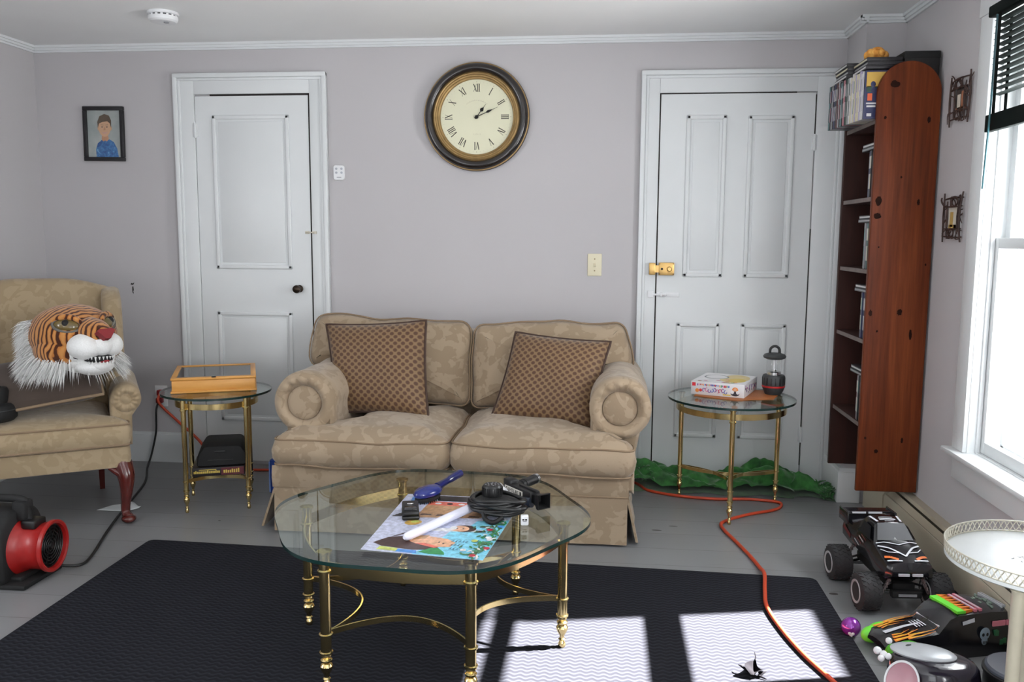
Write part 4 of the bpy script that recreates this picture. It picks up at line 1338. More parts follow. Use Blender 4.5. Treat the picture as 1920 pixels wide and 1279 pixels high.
ctr = rz(math.radians(32))
def cw(x, y, z):
    return tuple(Matrix.Translation(CH) @ ctr @ Vector((x, y, z)))
pillow('chair_cushion', [cw(-0.160, -0.262, 0.508), cw(0.250, -0.300, 0.570), cw(0.240, -0.050, 0.695), cw(-0.225, -0.02, 0.675)], 0.13,
       plain('dark_brown_suede', rgb(66, 54, 46), 0.85, var=0.15, scale=6.0, sheen=0.2), 'dark brown cushion with tan piping lying on the wing chair seat', 'cushion', 0.05, cord=PIPING)

bg_ = thing('black_case', 'black rounded case sitting at the left front of the wing chair seat', 'case', (-2.515, 3.245, 0.478))
MB().lathe([(0.0, 0.0), (0.080, 0.002), (0.092, 0.014), (0.095, 0.040), (0.090, 0.066), (0.078, 0.076), (0.060, 0.078)], 40).build('body', MATTE, bg_, 50)
MB().lathe([(0.062, 0.072), (0.066, 0.086), (0.066, 0.125), (0.060, 0.138), (0.040, 0.142), (0.038, 0.128), (0.0, 0.126)], 36).build('lid', MATTE, bg_, 50)
MB().ring(0.093, 0.0022, 48, 6, 0, T(0, 0, 0.05)).build('zip', DKGREY, bg_)

# red and black blower on the floor at the left
fan = thing('floor_blower', 'red and black portable floor blower beside the rug at lower left', 'blower', (-2.20, 2.80, 0))
AX = Matrix(((0, 0, 1, 0), (1, 0, 0, 0), (0, 1, 0, 0), (0, 0, 0, 1)))         # lathe axis along +x
Mf = T(0, 0, 0.122) @ Matrix.Rotation(math.radians(4), 4, 'Z') @ AX
fb = lambda b, n, m, s=35, par=None: b.build(n, m, par or fan, s)
BLOWR = plain('blower_red', rgb(150, 22, 20), 0.4, coat=0.1)
barrel = fb(MB().lathe([(0.106, 0.110), (0.104, 0.120), (0.092, 0.132), (0.085, 0.145), (0.084, 0.175), (0.087, 0.208), (0.094, 0.216), (0.094, 0.229), (0.088, 0.231), (0.081, 0.227), (0.079, 0.211)], 56, 0, Mf, cap=False), 'barrel', BLOWR, 40)
b = MB().lathe([(0.0, 0.209), (0.081, 0.209)], 48, 0, Mf)
for r in (0.018, 0.030, 0.042, 0.054, 0.066, 0.077):
    b.ring(r, 0.0022, 48, 6, 0, Mf @ T(0, 0, 0.2135))
for i in range(6):
    A = Mf @ Matrix.Rotation(PI * i / 6, 4, 'Z')
    b.box((0, 0, 0.212), (0.156, 0.003, 0.003), 0, A)
b.lathe([(0.012, 0.214), (0.010, 0.220), (0, 0.221)], 20, 0, Mf)
fb(b, 'intake_grille', BLACK, 40)
b = MB().puff(roundpoly([(-0.125, 0.012), (0.115, 0.012), (0.125, 0.10), (0.110, 0.225), (0.05, 0.268), (-0.07, 0.268), (-0.125, 0.20)], 0.03, 5), [(0.01, -0.24), (0.0, -0.23), (0.0, 0.108), (0.012, 0.120)], 0, AX)
fb(b, 'housing', MATTE, 45)
b = MB().bx(-0.26, 0.195, -0.115, 0.105, 0.0, 0.020, bevel=0.008).bx(0.02, 0.16, -0.08, 0.07, 0.018, 0.036, bevel=0.006)
fb(b, 'base', MATTE)
b = MB()
path = catmull([(-0.22, 0, 0.255), (-0.14, 0, 0.296), (0.02, 0, 0.300), (0.12, 0, 0.297), (0.135, 0, 0.275), (0.145, 0, 0.225)], 6)
vs = []
for p in path:
    b2 = p
b.tube(path, 0.014, 10)
b.bx(0.098, 0.150, -0.03, 0.03, 0.222, 0.296, bevel=0.012)
fb(b, 'handle', MATTE, 45)
fb(MB().bx(0.135, 0.190, -0.035, 0.035, 0.195, 0.228, bevel=0.008), 'switch_box', BLACK)
fb(MB().lathe([(0.016, 0), (0.014, 0.012), (0, 0.013)], 20, 0, T(-0.03, -0.128, 0.12) @ Matrix.Rotation(PI / 2, 4, 'X')), 'knob', BLACK)

# cords
def cord(name, pts, r, mat, label, cat='cord', k=7):
    b = MB().tube(catmull(pts, k), r, 8)
    o = b.build(name, mat, None, 60)
    return tag(o, label, cat)
BCORD = plain('black_cord_rubber', rgb(20, 20, 21), 0.5)
OCORD = plain('orange_cord_vinyl', rgb(188, 66, 36), 0.45)
c = cord('power_cord', [(-2.405, YB - 0.030, 0.352), (-2.408, YB - 0.060, 0.30), (-2.415, YB - 0.06, 0.18), (-2.435, YB - 0.08, 0.06), (-2.41, 4.24, 0.010), (-2.284, 3.989, 0.008), (-2.19, 3.70, 0.008), (-2.131, 3.502, 0.008), (-2.052, 3.267, 0.008), (-1.965, 3.03, 0.008), (-1.945, 2.93, 0.008), (-1.985, 2.893, 0.014), (-2.03, 2.88, 0.026)], 0.0055, BCORD, 'black power cord running from the wall outlet across the floor to the blower')
MB().bx(-2.422, -2.388, YB - 0.040, YB - 0.0075, 0.334, 0.364, bevel=0.006).build('plug', plain('red_plug', rgb(120, 24, 34), 0.4), c)
c = cord('extension_cord', [(-2.398, YB - 0.030, 0.393), (-2.385, YB - 0.07, 0.345), (-2.30, YB - 0.06, 0.255), (-2.17, YB - 0.06, 0.14), (-2.05, YB - 0.10, 0.02), (-1.90, 4.28, 0.008), (-1.70, 4.29, 0.008), (-1.40, 4.335, 0.008), (-0.6, 4.345, 0.008), (0.10, 4.330, 0.008), (0.25, 4.16, 0.008), (0.40, 4.085, 0.008), (0.56, 4.06, 0.008), (0.72, 4.075, 0.008), (0.85, 4.045, 0.008), (0.850, 3.975, 0.008), (0.80, 3.915, 0.008), (0.70, 3.855, 0.008), (0.62, 3.793, 0.008), (0.572, 3.748, 0.008), (0.538, 3.690, 0.008), (0.545, 3.60, 0.008), (0.565, 3.508, 0.008), (0.60, 3.33, 0.008), (0.617, 3.20, 0.010), (0.618, 3.11, 0.020), (0.592, 2.96, 0.019), (0.574, 2.82, 0.019), (0.590, 2.65, 0.019), (0.622, 2.49, 0.019), (0.665, 2.35, 0.019), (0.72, 2.15, 0.019), (0.76, 1.9, 0.019)], 0.0072, OCORD, 'orange extension cord snaking past the right table leg and over the rug')
MB().bx(-2.415, -2.380, YB - 0.040, YB - 0.0075, 0.376, 0.408, bevel=0.006).build('plug', plain('red_plug_body', rgb(150, 30, 36), 0.4), c)

# paper scrap under the chair leg, blue tote behind the sofa end
b = MB().sheet(lambda u, v: (-2.275 + 0.15 * u + 0.03 * v, 3.555 + 0.12 * v * (1 - abs(u - 0.45) * 0.9), 0.004 + 0.014 * math.sin(5 * u + 2 * v) ** 2 * v * u), 14, 10)
pp = b.build('paper_scrap', plain('white_paper', rgb(222, 226, 228), 0.8, var=0.03), None, 60)
mo = pp.modifiers.new('thick', 'SOLIDIFY'); mo.thickness = 0.0012
tag(pp, 'crumpled white paper scrap on the floor behind the front chair leg', 'paper')
bt = thing('blue_tote', 'blue bag with dark handle standing at the left end of the sofa', 'bag', (-1.535, 4.02, 0))
MB().puff(rrect(0.13, 0.24, 0.02, 4), [(0.006, 0.0), (0.0, 0.006), (-0.002, 0.09), (0.004, 0.165), (0.02, 0.172)]).build('body', plain('royal_blue_fabric', rgb(34, 66, 146), 0.6), bt, 45)
MB().bx(-0.058, -0.052, -0.124, -0.120, 0.01, 0.16).bx(0.03, 0.05, -0.1245, -0.120, 0.03, 0.06, 1).bx(0.035, 0.048, -0.1245, -0.120, 0.10, 0.125, 1).build('trim', [plain('pale_blue_piping', rgb(120, 150, 210), 0.6), plain('yellow_print', rgb(196, 170, 60), 0.6)], bt, 0)
MB().tube(catmull([(-0.045, -0.06, 0.165), (-0.04, -0.05, 0.20), (0.0, -0.03, 0.208), (0.035, -0.05, 0.195), (0.045, -0.06, 0.165)], 6), 0.012, 10).build('handle', MATTE, bt, 60)

# display box with a glass lid on the small table
HON = mat_wood('honey_pine', rgb(196, 134, 60), rgb(222, 164, 86), 'X', 9.0, 0.4)
dbx = thing('display_box', 'honey-coloured wooden display box with glass lid on the small left table', 'box', (-1.918, 3.607, 0.5405), math.radians(23.2))
W, D = 0.362, 0.40
b = MB().bx(0, W, 0, 0.014, 0.004, 0.058, bevel=0.003).bx(0, W, D - 0.014, D, 0.004, 0.058, bevel=0.003).bx(0, 0.014, 0.01, D - 0.01, 0.004, 0.058, bevel=0.003).bx(W - 0.014, W, 0.01, D - 0.01, 0.004, 0.058, bevel=0.003)
b.bx(-0.006, W + 0.006, -0.008, D + 0.004, 0.0, 0.010, bevel=0.004)
b.build('case', HON, dbx)
MB().bx(0.013, W - 0.013, 0.013, D - 0.013, 0.010, 0.014).build('lining', plain('slate_felt', rgb(72, 78, 82), 0.9), dbx)
b = MB().bx(-0.004, W + 0.004, -0.006, 0.020, 0.0585, 0.071, bevel=0.004).bx(-0.004, W + 0.004, D - 0.022, D + 0.002, 0.0585, 0.071, bevel=0.004).bx(-0.004, 0.020, 0.012, D - 0.015, 0.0585, 0.071, bevel=0.004).bx(W - 0.020, W + 0.004, 0.012, D - 0.015, 0.0585, 0.071, bevel=0.004)
lid = b.build('lid_frame', HON, dbx)
MB().bx(0.018, W - 0.018, 0.018, D - 0.020, 0.064, 0.067).build('lid_glass', mat_sheet_glass('smoky_lid_glass', (0.55, 0.58, 0.60, 1), 0.10), lid, 0)
MB().lathe([(0.010, 0), (0.010, 0.003), (0, 0.003)], 18, 0, T(W * 0.5, -0.004, 0.070)).build('finger_notch', MATTE, lid)
# book and case on the stretchers under the small table
RB = math.radians(21)
bk_ = thing('boxed_book', 'dark boxed book with yellow lettering lying under the small left table', 'book', (-1.775, 3.760, 0.1535), RB)
MB().bx(-0.115, 0.115, -0.105, 0.13, 0.0, 0.040, bevel=0.003).build('cover', plain('black_book_cover', rgb(28, 22, 24), 0.45), bk_)
b = MB()
b.bx(0.012, 0.112, -0.1062, -0.1045, 0.003, 0.037)
b.build('spine_panel', plain('maroon_panel', rgb(88, 30, 40), 0.45), bk_, 0)
YEL = plain('yellow_lettering', rgb(206, 178, 84), 0.5)
b = MB()
rnd = random.Random(11)
x = -0.108
while x < 0.004:
    w = rnd.uniform(0.004, 0.009)
    b.bx(x, x + w * 0.75, -0.1068, -0.1045, 0.014, 0.014 + rnd.choice((0.010, 0.013, 0.010)))
    x += w
b.bx(-0.085, -0.010, -0.1068, -0.1045, 0.029, 0.032)
x = 0.022
while x < 0.085:
    b.bx(x, x + 0.006, -0.1068, -0.1045, 0.012, 0.012 + rnd.uniform(0.012, 0.020)); x += 0.009
b.build('lettering', YEL, bk_, 0)
cs = thing('black_toolcase', 'black plastic carrying case stacked on the book under the small table', 'case', (-1.770, 3.785, 0.1940), RB)
MB().puff(roundpoly([(-0.110, 0.0), (0.110, 0.0), (0.118, 0.045), (0.085, 0.098), (-0.075, 0.100), (-0.105, 0.055)], 0.015, 4), [(0.006, -0.115), (0.0, -0.105), (0.0, 0.105), (0.006, 0.115)], 0, XZ).build('shell', MATTE, cs, 45)
MB().box((-0.005, -0.1165, 0.07), (0.05, 0.006, 0.010), bevel=0.002).box((-0.005, -0.1165, 0.03), (0.11, 0.004, 0.004), bevel=0.001).build('latch', BLACK, cs)
# ================================================================ right-hand things
# bookcase hanging on the right wall
def pine():
    m = NM('stained_knotty_pine')
    v = m.coord(scale=(3.2, 3.2, 0.22))
    f = m.noise(v, 5.0, 4.0, 0.6, 0.9)
    g = m.noise(m.coord(scale=(1, 1, 0.04)), 130.0, 2.0)
    big = m.noise(m.coord(scale=(1, 1, 0.5)), 3.5, 2.0)
    col = m.ramp(m.math('MULTIPLY_ADD', g, 0.25, m.math('MULTIPLY', f, 0.75)), [(0.30, rgb(62, 24, 10)), (0.5, rgb(98, 44, 17)), (0.72, rgb(128, 65, 29))])
    m.base(m.mix(m.math('MULTIPLY', big, 0.5), col, rgb(86, 33, 9)))
    m.set(rough=0.5, spec=0.18)
    return m.mat
PINE = pine()
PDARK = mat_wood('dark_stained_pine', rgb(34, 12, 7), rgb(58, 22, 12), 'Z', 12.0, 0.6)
KNOT = plain('dark_knot', rgb(34, 16, 10), 0.8, var=0.2, spec=0.1)
bc = thing('bookcase', 'tall narrow stained pine bookcase with rounded top hanging in the right corner', 'bookcase', (1.20, 3.86, 0))
def panel_poly(dz=0.0):
    x0, x1, zt = 1.082, 1.326, 1.955 + dz
    r = (x1 - x0) / 2
    return [(x0, 0.197), (x1, 0.197)] + arc2((x0 + x1) / 2, zt - r, r, 0, PI, 28)
b = MB().puff(panel_poly(), [(0.003, -3.655), (0.0, -3.652), (0.0, -3.635), (0.003, -3.632)], 0, XZ)
sp = wbuild(b, 'side_panel', PINE, bc, 30)
b = MB()
rnd = random.Random(2)
def knot(x, z, rx, rzz, rot=0.0):
    n = 16
    pts = []
    for i in range(n):
        a = 2 * PI * i / n
        k = 1 + rnd.uniform(-0.18, 0.18)
        px, pz = rx * k * math.cos(a), rzz * k * math.sin(a)
        pts.append((x + px * math.cos(rot) - pz * math.sin(rot), 3.6315, z + px * math.sin(rot) + pz * math.cos(rot)))
    b.poly(pts)
for q in ((1.145, 1.865, 0.017, 0.014), (1.115, 1.735, 0.005, 0.007), (1.283, 1.725, 0.006, 0.012), (1.108, 1.405, 0.012, 0.018), (1.106, 1.345, 0.014, 0.012), (1.262, 1.40, 0.006, 0.012), (1.215, 0.955, 0.010, 0.014), (1.10, 0.95, 0.007, 0.014), (1.13, 0.875, 0.004, 0.005), (1.262, 0.865, 0.006, 0.022), (1.108, 0.425, 0.005, 0.006), (1.256, 0.42, 0.005, 0.012), (1.155, 0.37, 0.008, 0.009), (1.19, 1.50, 0.004, 0.005), (1.118, 1.22, 0.003, 0.004), (1.305, 1.15, 0.003, 0.005)):
    knot(*q)
wbuild(b, 'knots', KNOT, sp, 0)
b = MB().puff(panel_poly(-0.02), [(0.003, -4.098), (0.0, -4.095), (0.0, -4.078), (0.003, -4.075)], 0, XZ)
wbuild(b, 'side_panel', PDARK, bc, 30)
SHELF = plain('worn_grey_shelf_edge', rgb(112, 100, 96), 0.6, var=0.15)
SZ = (1.734, 1.424, 1.128, 0.836, 0.484)
for z in SZ:
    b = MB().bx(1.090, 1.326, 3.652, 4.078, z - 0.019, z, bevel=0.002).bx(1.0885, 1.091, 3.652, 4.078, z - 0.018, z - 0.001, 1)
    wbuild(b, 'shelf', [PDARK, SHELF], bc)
# discs and tapes in the bookcase: each case a thing
CC = [plain('case_' + n, rgb(*c), 0.4, var=0.04) for n, c in (('white', (206, 204, 204)), ('cream', (206, 198, 168)), ('lilac', (172, 164, 190)), ('grey', (150, 150, 152)), ('dark', (34, 32, 36)), ('green', (52, 76, 66)), ('pink', (188, 118, 128)), ('teal', (84, 120, 122)), ('navy', (40, 44, 80)), ('maroon', (92, 36, 42)))]
CNAME = ['white', 'cream', 'lilac', 'grey', 'black', 'dark green', 'pink', 'teal', 'navy', 'maroon']
def disc_case(x, y, z, d, t, h, ci, label, group, flat=False, stripe=None):
    o = thing('disc_case', label, 'disc case', (x, y, z), 0, group)
    if not flat:
        MB().bx(0, d, 0.0002, t - 0.0004, 0, h, bevel=0.0012).build('case', CC[ci], o)
        if stripe is not None:
            MB().bx(-0.0006, 0.001, 0.003, t - 0.003, h * 0.62, h * 0.88).bx(-0.0006, 0.001, 0.0045, t - 0.0045, h * 0.18, h * 0.5).build('spine_print', CC[stripe], o, 0)
    else:
        MB().bx(0, d, 0, h, 0.0002, t - 0.0004, bevel=0.0012).build('case', CC[4], o)
        MB().bx(-0.0006, 0.001, 0.006, h - 0.006, t * 0.28, t * 0.70).build('spine_print', CC[ci], o, 0)
    return o
seq = [(8, 4), (0, 2), (0, 3), (2, 0), (1, 2), (1, 3), (2, 1), (1, 7), (0, 2), (1, 3), (0, 5), (3, 0), (5, 3), (4, 0), (6, 0), (4, 3), (7, 0), (4, 6), (3, 4), (9, 3), (4, 0), (8, 0), (4, 2), (3, 8), (4, 6), (7, 4)]
y = 3.662
for k, (ci, st) in enumerate(seq):
    t = 0.0148
    words = ['first', 'second', 'third', 'fourth', 'fifth', 'sixth', 'seventh', 'eighth', 'ninth', 'tenth', 'eleventh', 'twelfth', 'thirteenth', 'fourteenth', 'fifteenth', 'sixteenth', 'seventeenth', 'eighteenth', 'nineteenth', 'twentieth', 'twenty-first', 'twenty-second', 'twenty-third', 'twenty-fourth', 'twenty-fifth', 'twenty-sixth']
    o = disc_case(1.038 - 0.0016 * k, y, 1.7342, 0.135, t, 0.190 + (0.006 if k % 5 == 3 else 0) - (0.006 if k % 7 == 2 else 0), ci, '%s upright %s disc case from the near end on the bookcase top shelf' % (words[k], CNAME[ci]), 'disc cases standing on the top shelf', stripe=st)
    if k == 0:                                                   # its front cover faces the room
        b = MB().bx(0.006, 0.128, -0.0006, 0.001, 0.006, 0.184, 0)
        for x0, x1, z0, z1, m in ((0.006, 0.128, 0.125, 0.184, 1), (0.008, 0.060, 0.105, 0.128, 2), (0.012, 0.030, 0.072, 0.100, 3), (0.008, 0.05, 0.058, 0.064, 4), (0.010, 0.045, 0.046, 0.053, 4), (0.012, 0.030, 0.010, 0.022, 4)):
            b.bx(x0, x1, -0.0010, 0.0, z0, z1, m)
        b.ball((0.032, -0.0012, 0.136), (0.010, 0.0008, 0.012), 0, nu=14, nv=8).ball((0.036, -0.0012, 0.112), (0.012, 0.0008, 0.014), 0, nu=14, nv=8)
        b.build('cover_print', [CC[8], plain('cover_yellow', rgb(196, 158, 74), 0.4), CC[5], plain('cover_orange', rgb(206, 92, 52), 0.4), CC[0]], o, 0)
    y += t + 0.0003
for j, (y0, n) in enumerate(((3.664, 3), (3.862, 4))):
    for i in range(n):
        disc_case(1.040 - 0.022 * j + 0.003 * ((i * 2) % 3), y0, 1.9315 + i * 0.0152, 0.136, 0.015, 0.190, (0, 3, 1, 0)[i], '%s flat black disc case of the %s pile on the top-shelf cases' % (('lowest', 'second', 'third', 'topmost')[i], ('near', 'far')[j]), 'flat disc cases on the top row', flat=True)
vb = thing('black_box', 'black box standing on the bookcase top shelf behind the rounded panel', 'box', (1.255, 3.80, 1.7345))
MB().bx(-0.068, 0.068, -0.135, 0.13, 0, 0.262, bevel=0.004).build('body', BLACK, vb)
MB().bx(-0.070, 0.070, -0.137, 0.132, 0.235, 0.264, bevel=0.004).build('lid', MATTE, vb)
b = MB()
rnd = random.Random(4)
b.ball((0, 0, 0.022), (0.046, 0.038, 0.024), nu=28, nv=16)
for i in range(10):
    a = 2 * PI * i / 10
    b.ball((0.032 * math.cos(a), 0.027 * math.sin(a), 0.018 + 0.012 * rnd.random()), (0.018, 0.016, 0.017), nu=14, nv=8)
b.ball((0.004, 0, 0.042), (0.024, 0.020, 0.014), nu=18, nv=10)
ob = b.build('knitted_ball', NM('x').mat, None, 70)
om = NM('orange_wool'); om.base(om.ramp(om.noise(om.coord(), 55.0, 3.0), [(0.35, rgb(196, 120, 40)), (0.65, rgb(226, 168, 84))])); om.set(rough=0.9)
ob.data.materials[0] = om.mat
ob.location = (1.100, 3.745, 1.9765)
tag(ob, 'orange lumpy woollen ball on top of the flat disc cases', 'ornament')
for si, z in enumerate(SZ[1:]):
    place = ('second', 'third', 'fourth', 'lowest')[si]
    y = 3.658
    for k in range(6):
        ci = (4, 8, 3, 4, 9, 5, 4, 7, 8)[(k * 2 + si) % 9]
        disc_case(1.092 + 0.002 * ((k + si) % 3), y, z + 0.0004, 0.135, 0.0148, 0.190 if si != 2 else 0.192, ci, '%s upright %s disc case from the near end on the bookcase %s shelf' % (words[k], CNAME[ci], place), 'disc cases on the lower shelves', stripe=(0, 3, 7, 1)[(k + si) % 4])
        y += 0.0152
    for i in range(2):
        disc_case(1.094 + 0.003 * i, 3.658, z + 0.1930 + i * 0.0152, 0.135, 0.015, 0.190, (3, 0)[i], '%s flat black disc case above the upright ones on the %s shelf' % (('lower', 'upper')[i], place), 'flat disc cases on the lower shelves', flat=True)

# game box, lantern and sheet on the right side table
TZ = 0.5255
b = MB().prism([(-0.16, -0.02), (0.02, -0.125), (0.10, -0.085), (0.19, -0.065), (0.24, 0.06), (0.20, 0.15), (0.05, 0.20), (-0.10, 0.16)], 0, 0.003)
sh = b.build('wooden_trivet', mat_wood('orange_veneer', rgb(150, 84, 40), rgb(186, 116, 62), 'X', 14.0, 0.5), None, 0)
sh.location = (0.595, 3.985, TZ)
tag(sh, 'thin orange-brown sheet lying under the game box on the right table', 'sheet')
gb = thing('game_box', 'white toy box with colourful printing on the right side table', 'box', (0.423, 3.998, TZ + 0.0035), math.radians(-21.2))
W, D, Hh = 0.246, 0.285, 0.062
MB().bx(0, W, 0, D, 0, Hh, bevel=0.0015).build('carton', plain('white_card', rgb(226, 224, 226), 0.5, var=0.02), gb)
PAL = [plain('print_' + n, rgb(*c), 0.5) for n, c in (('red', (196, 40, 52)), ('purple', (116, 60, 150)), ('pink', (214, 110, 150)), ('blue', (64, 96, 176)), ('yellow', (224, 196, 96)), ('green', (110, 164, 110)), ('orange', (220, 130, 60)), ('dark', (50, 46, 56)), ('skin', (222, 168, 130)), ('white', (238, 236, 238)), ('grey', (136, 138, 142)), ('paleyellow', (226, 206, 150)))]
b = MB()
rnd = random.Random(9)
def fr(x0, x1, z0, z1, m, d=0.0006):
    b.bx(x0, x1, -d, 0.0005, z0, z1, m)
fr(0.006, 0.022, 0.040, 0.056, 0)
for i in range(22):                                          # small coloured characters
    fr(0.030 + i * 0.0068, 0.030 + i * 0.0068 + rnd.uniform(0.003, 0.006), 0.043 + rnd.uniform(-0.002, 0.002), 0.052, rnd.choice((0, 1, 2, 3, 5, 6)))
Mg = Matrix(((1, 0, 0, 0), (0, 0, 1, 0), (0, 1, 0, 0), (0, 0, 0, 1)))
for i in range(9):                                           # the big looping title
    x = 0.062 + i * 0.0125
    c = Vector((x, -0.0012, 0.024 + 0.003 * math.sin(i * 2.1)))
    n = 12
    b.tube([c + Vector((0.0062 * math.cos(2 * PI * k / n * 0.8 + i), 0, 0.0085 * math.sin(2 * PI * k / n * 0.8 + i))) for k in range(n)], 0.0016, 5, (1, 2, 1, 3, 1, 2, 0, 1, 3)[i])
for q in ((0.030, 0.020, 0.009, 6), (0.046, 0.022, 0.007, 0), (0.205, 0.034, 0.014, 6)):
    b.ball((q[0], -0.0006, q[1]), (q[2], 0.0008, q[2]), q[3], nu=18, nv=8)
b.ball((0.205, -0.0012, 0.018), (0.020, 0.0008, 0.012), 7, nu=18, nv=8)
b.ball((0.193, -0.0016, 0.024), (0.008, 0.0008, 0.009), 9, nu=14, nv=8).ball((0.217, -0.0016, 0.024), (0.008, 0.0008, 0.009), 9, nu=14, nv=8)
b.ball((0.205, -0.0018, 0.036), (0.007, 0.0008, 0.008), 8, nu=14, nv=8)
fr(0.150, 0.185, 0.006, 0.012, 4)
b.build('front_print', PAL, gb, 0)
b = MB()
for i in range(26):
    yy = 0.012 + rnd.random() * (D - 0.03)
    z0 = 0.012 + rnd.random() * 0.03
    b.bx(W - 0.0005, W + 0.0006, yy, yy + rnd.uniform(0.006, 0.016), z0, z0 + rnd.uniform(0.005, 0.014), rnd.choice((1, 2, 7, 10, 1, 7)))
b.build('side_print', PAL, gb, 0)
b = MB()
def tp(pts, m, z):
    b.poly([(p[0], p[1], Hh + z) for p in pts], m)
tp(rrect(W - 0.012, D - 0.012, 0.01, 3, W / 2, D / 2), 2 if False else 9, 0.0003)
tp(ell(0.170, 0.150, 0.066, 0.115, 28), 11, 0.0005)
tp(ell(0.190, 0.10, 0.040, 0.060, 24), 4, 0.0007)
tp(ell(0.080, 0.165, 0.058, 0.060, 32), 10, 0.0006)
tp(ell(0.080, 0.165, 0.050, 0.052, 32), 9, 0.0008)
for i in range(16):
    tp(ell(0.02 + rnd.random() * 0.20, 0.015 + rnd.random() * 0.10, 0.010, 0.008, 10), rnd.choice((2, 4, 5, 11, 6)), 0.0009)
b.build('top_print', PAL, gb, 0)
ln = thing('camping_lantern', 'black battery lantern with clear globe and red band on the right table', 'lantern', (0.808, 4.050, TZ))
MB().lathe([(0.0, 0.0), (0.034, 0.0), (0.038, 0.004), (0.049, 0.030), (0.051, 0.040), (0.051, 0.088), (0.047, 0.094), (0.030, 0.096), (0, 0.096)], 40).build('base', DKGREY, ln, 40)
MB().lathe([(0.0500, 0.036), (0.0526, 0.038), (0.0526, 0.044), (0.0500, 0.046)], 40).build('red_band', RED, ln)
b = MB()
for k in range(16):
    A = Matrix.Rotation(2 * PI * k / 16, 4, 'Z')
    b.box((0.0515, 0, 0.066), (0.003, 0.006, 0.034), 0, A, 0.001)
b.build('grip_ribs', BLACK, ln)
MB().lathe([(0.033, 0.094), (0.033, 0.108), (0.028, 0.112), (0.012, 0.113), (0.010, 0.118), (0, 0.118)], 32).build('reflector', STEEL, ln, 40)
MB().lathe([(0.0325, 0.106), (0.034, 0.112), (0.034, 0.170), (0.0325, 0.172)], 36, cap=False).build('globe', PANE, ln, 40)
MB().lathe([(0.006, 0.112), (0.006, 0.172)], 16).build('tube', WPLAS, ln)
MB().lathe([(0.0, 0.168), (0.036, 0.168), (0.049, 0.174), (0.052, 0.182), (0.046, 0.191), (0.030, 0.196), (0, 0.198)], 40).build('cap', DKGREY, ln, 40)
MB().tube(catmull([(-0.022, 0, 0.192), (-0.020, 0, 0.215), (-0.008, 0, 0.227), (0.008, 0, 0.227), (0.020, 0, 0.215), (0.022, 0, 0.192)], 6), 0.006, 10).build('handle', BLACK, ln, 60)

# green scarf heaped along the wall under the right table
GM = NM('green_scarf_cloth')
GM.base(GM.ramp(GM.noise(GM.coord(), 22.0, 3.0, 0.6), [(0.3, rgb(26, 74, 32)), (0.7, rgb(56, 122, 54))])); GM.set(rough=0.9, sheen=0.3)
def scarf(u, v):
    x = 0.165 + 0.975 * u
    ins = [(0, 0.95), (0.10, 0.85), (0.2, 0.72), (0.33, 0.60), (0.42, 0.5), (0.52, 0.72), (0.62, 0.98), (0.72, 1.0), (0.82, 0.72), (0.92, 0.42), (1.0, 0.26)]
    for (a, p), (c, q) in zip(ins, ins[1:]):
        if a <= u <= c:
            t = (u - a) / (c - a); t = t * t * (3 - 2 * t)
            env = p + (q - p) * t
    yf = 4.155 + 0.018 * math.sin(7 * u * PI) + (0.03 if u > 0.8 else 0) * (1 - u) * 5
    if u > 0.85:
        yf -= 0.05 * (u - 0.85) / 0.15
    yb = 4.375 - (0.12 * max(0, u - 0.80) / 0.20)
    y = yf + (yb - yf) * v
    dome = math.sin(PI * min(1.0, 0.06 + 0.94 * v) ** 0.9) ** 0.6
    fold = 0.5 + 0.5 * math.sin(16 * v + 4.2 * math.sin(5.1 * u) + 9 * u)
    fold2 = 0.5 + 0.5 * math.sin(33 * v + 21 * u + 2 * math.sin(13 * u))
    h = 0.155 * env * dome * (0.58 + 0.34 * fold + 0.12 * fold2)
    x += 0.012 * math.sin(19 * v + 4 * u) + 0.012 * fold * math.sin(23 * u)
    return (x, y - 0.012 * fold2 * (1 - v), 0.006 + h)
b = MB().sheet(scarf, 190, 80)
for i, p in enumerate(b.v):
    n = mnoise.noise_vector(p * 16.0); n2 = mnoise.noise_vector(p * 38.0)
    k = min(1.0, p.z / 0.05)
    b.v[i] = Vector((p.x + k * 0.012 * n.x, p.y + k * 0.016 * n.y, max(0.003, p.z + k * (0.020 * n.z + 0.008 * n2.z))))
b.sheet(lambda u, v: (scarf(u, v)[0], scarf(u, v)[1], 0.004), 150, 4)
rnd = random.Random(6)
for i in range(150):                                         # fringe at the right end and knotted bits at the left
    if i < 105:
        p = Vector((1.07 + rnd.random() * 0.06, 4.12 + rnd.random() * 0.13, 0.012 + rnd.random() * 0.045))
        d = Vector((rnd.uniform(-0.2, 0.6), rnd.uniform(-0.8, 0.2), rnd.uniform(-0.1, 0.3)))
    else:
        p = Vector((0.19 + rnd.random() * 0.10, 4.17 + rnd.random() * 0.15, 0.05 + rnd.random() * 0.07))
        d = Vector((rnd.uniform(-0.6, 0.3), rnd.uniform(-0.8, 0.1), rnd.uniform(-0.2, 0.5)))
    L = rnd.uniform(0.02, 0.045)
    pts = [p, p + d.normalized() * L * 0.5 + Vector((0, 0, 0.004)), p + d.normalized() * L]
    pts = [Vector((min(q.x, 1.128), q.y, max(q.z, 0.006))) for q in pts]
    b.tube(pts, [0.004, 0.0035, 0.002], 5)
tag(b.build('green_scarf', GM.mat, None, 60), 'crumpled green fringed scarf lying along the door bottom beneath the right table', 'scarf')
